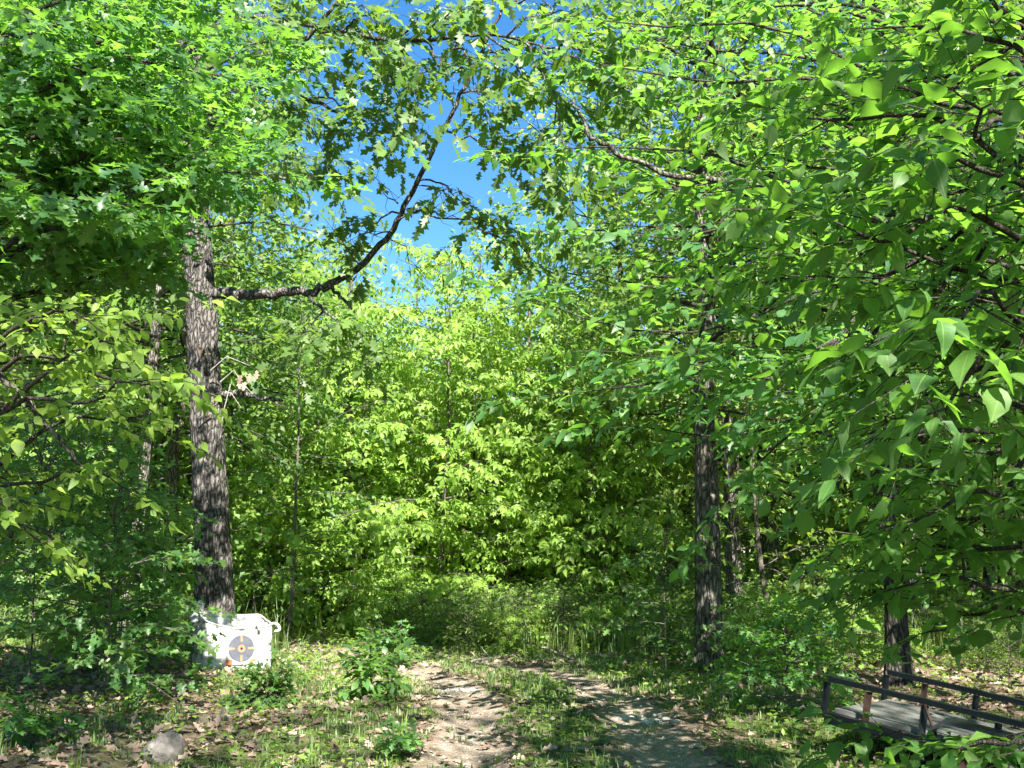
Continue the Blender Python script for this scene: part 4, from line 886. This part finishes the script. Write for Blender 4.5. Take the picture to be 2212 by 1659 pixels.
def bag_xy(u):
    """rounded rectangle, u in 0..1 starting at the front left corner, front = -y"""
    per = 2*(BW+BD); s = u*per; h = (BW/2, BD/2)
    if s < BW: p = (-h[0]+s, -h[1])
    elif s < BW+BD: p = (h[0], -h[1]+s-BW)
    elif s < 2*BW+BD: p = (h[0]-(s-BW-BD), h[1])
    else: p = (-h[0], h[1]-(s-2*BW-BD))
    return p
def rim(u):
    x, y = bag_xy(u); fx = x/(BW/2)
    front = BH*.86 - .05*(1-fx*fx) + .05*max(0, -fx) - .01*fx
    back = BH*1.00 + .10*max(0, -fx-.3)+.0*fx
    t = (y/(BD/2)+1)/2
    return front*(1-t)+back*t
V = []
for j in range(NV+1):
    v = j/NV
    for i in range(NU):
        u = i/NU; x, y = bag_xy(u); n = Vector((x*3, y*3, v*2.2))
        r4 = (abs(x/(BW/2))**8+abs(y/(BD/2))**8)**(1/8); x /= r4**.6; y /= r4**.6
        bul = 1+.05*math.sin(math.pi*min(1, v*1.1))
        wr = .022*mnoise.noise(n*1.3+Vector((3, 1, 2)))+.013*mnoise.noise(n*3.2)+.006*mnoise.noise(n*8)
        z = v*rim(u)
        slump = .05*(1-v)**3
        cx_ = math.exp(-((x-.035)/.20)**4-((z-.275)/.22)**4) if y < 0 else 0
        V.append((x*(bul+slump)+wr*np.sign(x), y*(bul+slump)+wr*2*(1-.9*cx_)*np.sign(y), z))
F = [(j*NU+i, j*NU+(i+1) % NU, (j+1)*NU+(i+1) % NU, (j+1)*NU+i) for j in range(NV) for i in range(NU)]
# turned-in rim and sagging fill inside
nb = len(V)
for j in range(1, 9):
    t = j/8
    for i in range(NU):
        x, y, z = V[NV*NU+i]; k_ = 1-.06*min(1, t*3)-.94*max(0, (t-.34)/.66)
        V.append((x*k_, y*k_, z-.20*min(1, t*2.2)-.05*max(0, t-.4)+.02*mnoise.noise(Vector((x*6, y*6, t*3)))))
for j in range(8):
    a = (NV*NU if j == 0 else nb+(j-1)*NU); b = nb+j*NU
    F += [(a+i, a+(i+1) % NU, b+(i+1) % NU, b+i) for i in range(NU)]
V, F = mesh_parts(V, F)
link('bag_body', mesh_np('bag_body', V, F, M['bag']), bag)
# rolled hem along the rim
hem = Buf(); pts = V[NV*NU:NV*NU+NU]; hem.tube(np.vstack((pts, pts[:1])), .011, 6, cap=False); link('hem', hem.mesh('hem', M['bag']), bag)
def strap(ptsl, wd=.05, th=.006):
    pts = np.array(ptsl, float); u = np.linspace(0, len(pts)-1, 22); c = np.stack([np.interp(u, np.arange(len(pts)), pts[:, a]) for a in range(3)], 1)
    for _ in range(2): c[1:-1] = (c[:-2]+2*c[1:-1]+c[2:])/4
    t = nrmz(np.gradient(c, axis=0)); s = nrmz(np.cross(t, (0, 1, .15))); nn = np.cross(t, s)
    B = Buf(); VV = np.stack((c-s*wd/2-nn*th, c+s*wd/2-nn*th, c+s*wd/2+nn*th, c-s*wd/2+nn*th), 1).reshape(-1, 3); m = len(c)
    FF = [(i*4+a, i*4+(a+1) % 4, (i+1)*4+(a+1) % 4, (i+1)*4+a) for i in range(m-1) for a in range(4)]; B.add(VV, FF); return B
h0 = rim(.999)
link('lifting_loop', strap([(-.48, .22, .60), (-.44, .22, .74), (-.40, .20, .83), (-.37, .19, .85), (-.36, .2, .80), (-.38, .22, .70), (-.36, .24, .62)], .06).mesh('lifting_loop', M['bag']), bag)
link('lifting_loop', strap([(.42, -.25, .56), (.48, -.27, .575), (.53, -.28, .54), (.54, -.29, .49), (.50, -.31, .47), (.46, -.32, .48)], .035, .004).mesh('lifting_loop', M['bag']), bag)
link('lifting_loop', strap([(.20, -.30, .53), (.23, -.335, .57), (.25, -.345, .55), (.25, -.35, .50)], .035).mesh('lifting_loop', M['bag']), bag)
# gathered cloth running up to the left loop
G = Buf(); G.add([(-.53, -.28, .58), (-.54, .0, .61), (-.52, .24, .66), (-.43, .22, .80), (-.36, .24, .68), (-.2, .28, .66), (-.48, -.1, .60)], [(0, 1, 6), (1, 2, 3), (1, 3, 6), (3, 4, 6), (3, 5, 4)]); link('corner_flap', G.mesh('corner_flap', M['bag']), bag)
# target sheet following the bulging front
SV = None
def surf(x, z):
    """front surface y at local x, z (nearest vertex of the bag wall)"""
    fr = V[:NV*NU]; m_ = fr[:, 1] < -.15; q = fr[m_]; d = (q[:, 0]-x)**2+(q[:, 2]-z)**2; o = np.argsort(d)[:4]; ww = 1/(d[o]+1e-5); return float((q[o, 1]*ww).sum()/ww.sum())
def disc(cx, cz, r0, r1, a0, a1, n, mat, name, off, rings=3, parent=None):
    B = Buf(); VV = []; 
    for j in range(rings+1):
        rr = r0+(r1-r0)*j/rings
        for i in range(n+1):
            a = a0+(a1-a0)*i/n; x = cx+rr*math.cos(a); z = cz+rr*math.sin(a); VV.append((x, surf(x, z)-off, z))
    B.add(VV, [(j*(n+1)+i, j*(n+1)+i+1, (j+1)*(n+1)+i+1, (j+1)*(n+1)+i) for j in range(rings) for i in range(n)])
    return link(name, B.mesh(name, mat), parent or bag)
def patch(x0, x1, z0, z1, mat, name, off, n=6, parent=None, fn=None):
    B = Buf(); VV = []
    for j in range(n+1):
        for i in range(n+1):
            x = x0+(x1-x0)*i/n; z = z0+(z1-z0)*j/n
            if fn: x, z = fn(x, z)
            VV.append((x, surf(x, z)-off, z))
    B.add(VV, [(j*(n+1)+i, j*(n+1)+i+1, (j+1)*(n+1)+i+1, (j+1)*(n+1)+i) for j in range(n) for i in range(n)])
    return link(name, B.mesh(name, mat), parent or bag)
tx, tz, R_ = .035, .275, .168
sheet = patch(tx-.19, tx+.19, tz-.20, tz+.205, M['paper'], 'target_sheet', .018, 12)
disc(tx, tz, 0, R_, 0, 2*math.pi, 40, M['black_print'], 'black_ring', .022, 4, sheet)
disc(tx, tz, 0, .046, 0, 2*math.pi, 20, M['orange_print'], 'orange_bullseye', .026, 2, sheet)
disc(tx, tz, .012, .022, 0, 2*math.pi, 16, M['black_print'], 'centre_ring', .029, 1, sheet)
for a in range(4):
    an = a*math.pi/2; ca_, sa_ = math.cos(an), math.sin(an)
    x0, x1, z0, z1 = [(.085, .165, -.011, .011), (-.011, .011, .085, .165), (-.165, -.085, -.011, .011), (-.011, .011, -.165, -.085)][a]
    patch(tx+x0, tx+x1, tz+z0, tz+z1, M['orange_print'], 'orange_bar', .026, 4, sheet)
for s_ in (-1, 1):
    patch(tx+s_*.15-.04, tx+s_*.15+.04, tz-.195, tz-.13, M['orange_print'], 'orange_corner', .0205, 4, sheet)
    for q, (dx, dz) in enumerate([(0, 0), (.024, 0), (.048, 0), (.012, -.024), (.036, -.024) if s_ > 0 else (-.004, -.045), (.048, -.05) if s_ > 0 else (.012, -.03)]):
        x_ = tx-.165+dx if s_ < 0 else tx+.115+dx
        disc(x_, tz+.19+dz, 0, .0085, 0, 2*math.pi, 8, M['dot'], 'black_dot', .0210, 1, sheet)

# ------------------------------------------------------------------ utility trailer
M['trailer_steel'] = simple_mat('dark_painted_steel', (.008, .013, .016), (.028, .03, .03), .42, 7., .3, .2, .5, .004)
M['rust'] = simple_mat('rusty_steel', (.03, .017, .013), (.055, .032, .024), .85, 16., .5, .1, .3, .004)
M['deck'] = simple_mat('weathered_deck_board', (.08, .08, .075), (.17, .17, .16), .85, 5., .4, 0, .2, .004, 8, (1, 9, 9))
M['rubber'] = simple_mat('old_tyre', (.02, .02, .02), (.05, .05, .048), .85, 20., .4)
tc0 = np.array((2.58, 9.5, .225)); U = np.array((.776, -.605, -.157)); U /= np.linalg.norm(U); Wv = np.array((.615, .787, -.045)); Wv -= U*Wv.dot(U); Wv /= np.linalg.norm(Wv); Nn = np.cross(U, Wv)
tr_ = bpy.data.objects.new('utility_trailer', None); C.objects.link(tr_)
tr_.matrix_world = Matrix([(U[i], Wv[i], Nn[i], tc0[i]) for i in range(3)]+[(0, 0, 0, 1)]); tag(tr_, 'old dark steel utility trailer with grey plank deck sunk among leaves', 'trailer')
TL, TW, RH = 3.0, 1.42, .27
def bar(name, a, b, w_, h_, mat='trailer_steel', parent=None, twist=0.):
    """angle-iron bar between two local points: two thin flanges"""
    a = np.array(a, float); b = np.array(b, float); t = nrmz(b-a); ref = np.array((0, 1., 0)) if abs(t[1]) < .9 else np.array((1., 0, 0)); s = nrmz(np.cross(t, ref)); n_ = np.cross(s, t); L = np.linalg.norm(b-a)
    R = np.stack((t, n_, s), 1); B = Buf(); c = (a+b)/2
    B.box(c+s*(h_/2-.003), (L, w_, .006), R); B.box(c+n_*(w_/2-.004)-s*.003, (L, .006, h_-.006), R)
    return link(name, B.mesh(name, M[mat], False), parent or tr_)
for y_ in (0, TW):
    bar('top_rail', (0, y_, RH), (TL, y_, RH), .05, .05); bar('side_beam', (0, y_, -.045), (TL, y_, -.045), .06, .10)
    for q, x_ in enumerate((.0, .35, .80, 1.35, 1.9, 2.5, 2.97)):
        bar('post', (x_, y_, 0), (x_, y_, RH-.03), .045, .045, 'rust' if q in (1,) else 'trailer_steel')
bar('rear_beam', (0.03, 0, -.045), (0.03, TW, -.045), .05, .10); bar('front_rail', (TL, 0, RH), (TL, TW, RH), .05, .05)
for i in range(8):
    w_ = (TW-.10)/8; B = Buf(); y_ = .05+w_*(i+.5); B.box((TL/2+.02, y_, .022+.003*math.sin(i*2.1)), (TL-.10, w_-.010, .036)); link('deck_board', B.mesh('deck_board', M['deck'], False), tr_)
# diagonal brace, fender and wheel on the near side
B = Buf(); B.tube([(.80, -.02, RH-.02), (.92, -.03, .04)], .012, 6); link('brace', B.mesh('brace', M['rust']), tr_)
VV = []; FF = []
for i, (x_, z_) in enumerate([(.86, -.05), (.93, .12), (1.02, .20), (1.55, .20), (1.66, .12), (1.74, -.05)]): VV += [(x_, -.01, z_), (x_, -.24, z_), (x_, -.24, z_-.03), (x_, -.01, z_-.006)]
for i in range(5): FF += [(i*4+a, i*4+(a+1) % 4, (i+1)*4+(a+1) % 4, (i+1)*4+a) for a in range(4)]
B = Buf(); B.add(VV, FF); link('fender', B.mesh('fender', M['trailer_steel'], False), tr_)
wh = bpy.data.objects.new('wheel', None); C.objects.link(wh); wh.parent = tr_; wh.location = (1.30, -.13, -.16)
def revolve(prof, n=36):
    VV = []; FF = []; m = len(prof)
    for i in range(n):
        a = 2*math.pi*i/n
        for r_, y_ in prof: VV.append((r_*math.cos(a), y_, r_*math.sin(a)))
    for i in range(n):
        for j in range(m-1): FF.append((i*m+j, i*m+j+1, ((i+1) % n)*m+j+1, ((i+1) % n)*m+j))
    B = Buf(); B.add(VV, FF); return B
link('tyre', revolve([(.165, -.07), (.20, -.085), (.255, -.085), (.275, -.06), (.278, 0), (.275, .06), (.255, .085), (.20, .085), (.165, .07)]).mesh('tyre', M['rubber']), wh)
link('rim', revolve([(.17, -.07), (.165, -.075), (.155, -.055), (.13, -.02), (.10, -.03), (.05, -.045), (.001, -.045)]).mesh('rim', M['rust']), wh)
link('hub', revolve([(.045, -.04), (.045, -.085), (.03, -.095), (.001, -.097)], 16).mesh('hub', M['trailer_steel']), wh)
bpl = Buf(); q = P(2150, 1590, 7.9); q[2] = float(ground_z(q[0], q[1]))+.14
Rb = np.array([(.80, .58, 0), (-.58, .80, 0), (0, 0, 1.)]).T; bpl.box((0, 0, 0), (1.4, .20, .035), Rb)
o = link('loose_board', bpl.mesh('loose_board', M['deck'], False), None, q); o.rotation_euler = (.05, .06, -.9); tag(o, 'loose grey plank lying low beside the near side of the trailer', 'board')

print('tri in foliage', STAT, 'objects', len(bpy.data.objects), 'total tris', sum(len(m.loops)-2*len(m.polygons) for m in bpy.data.meshes))
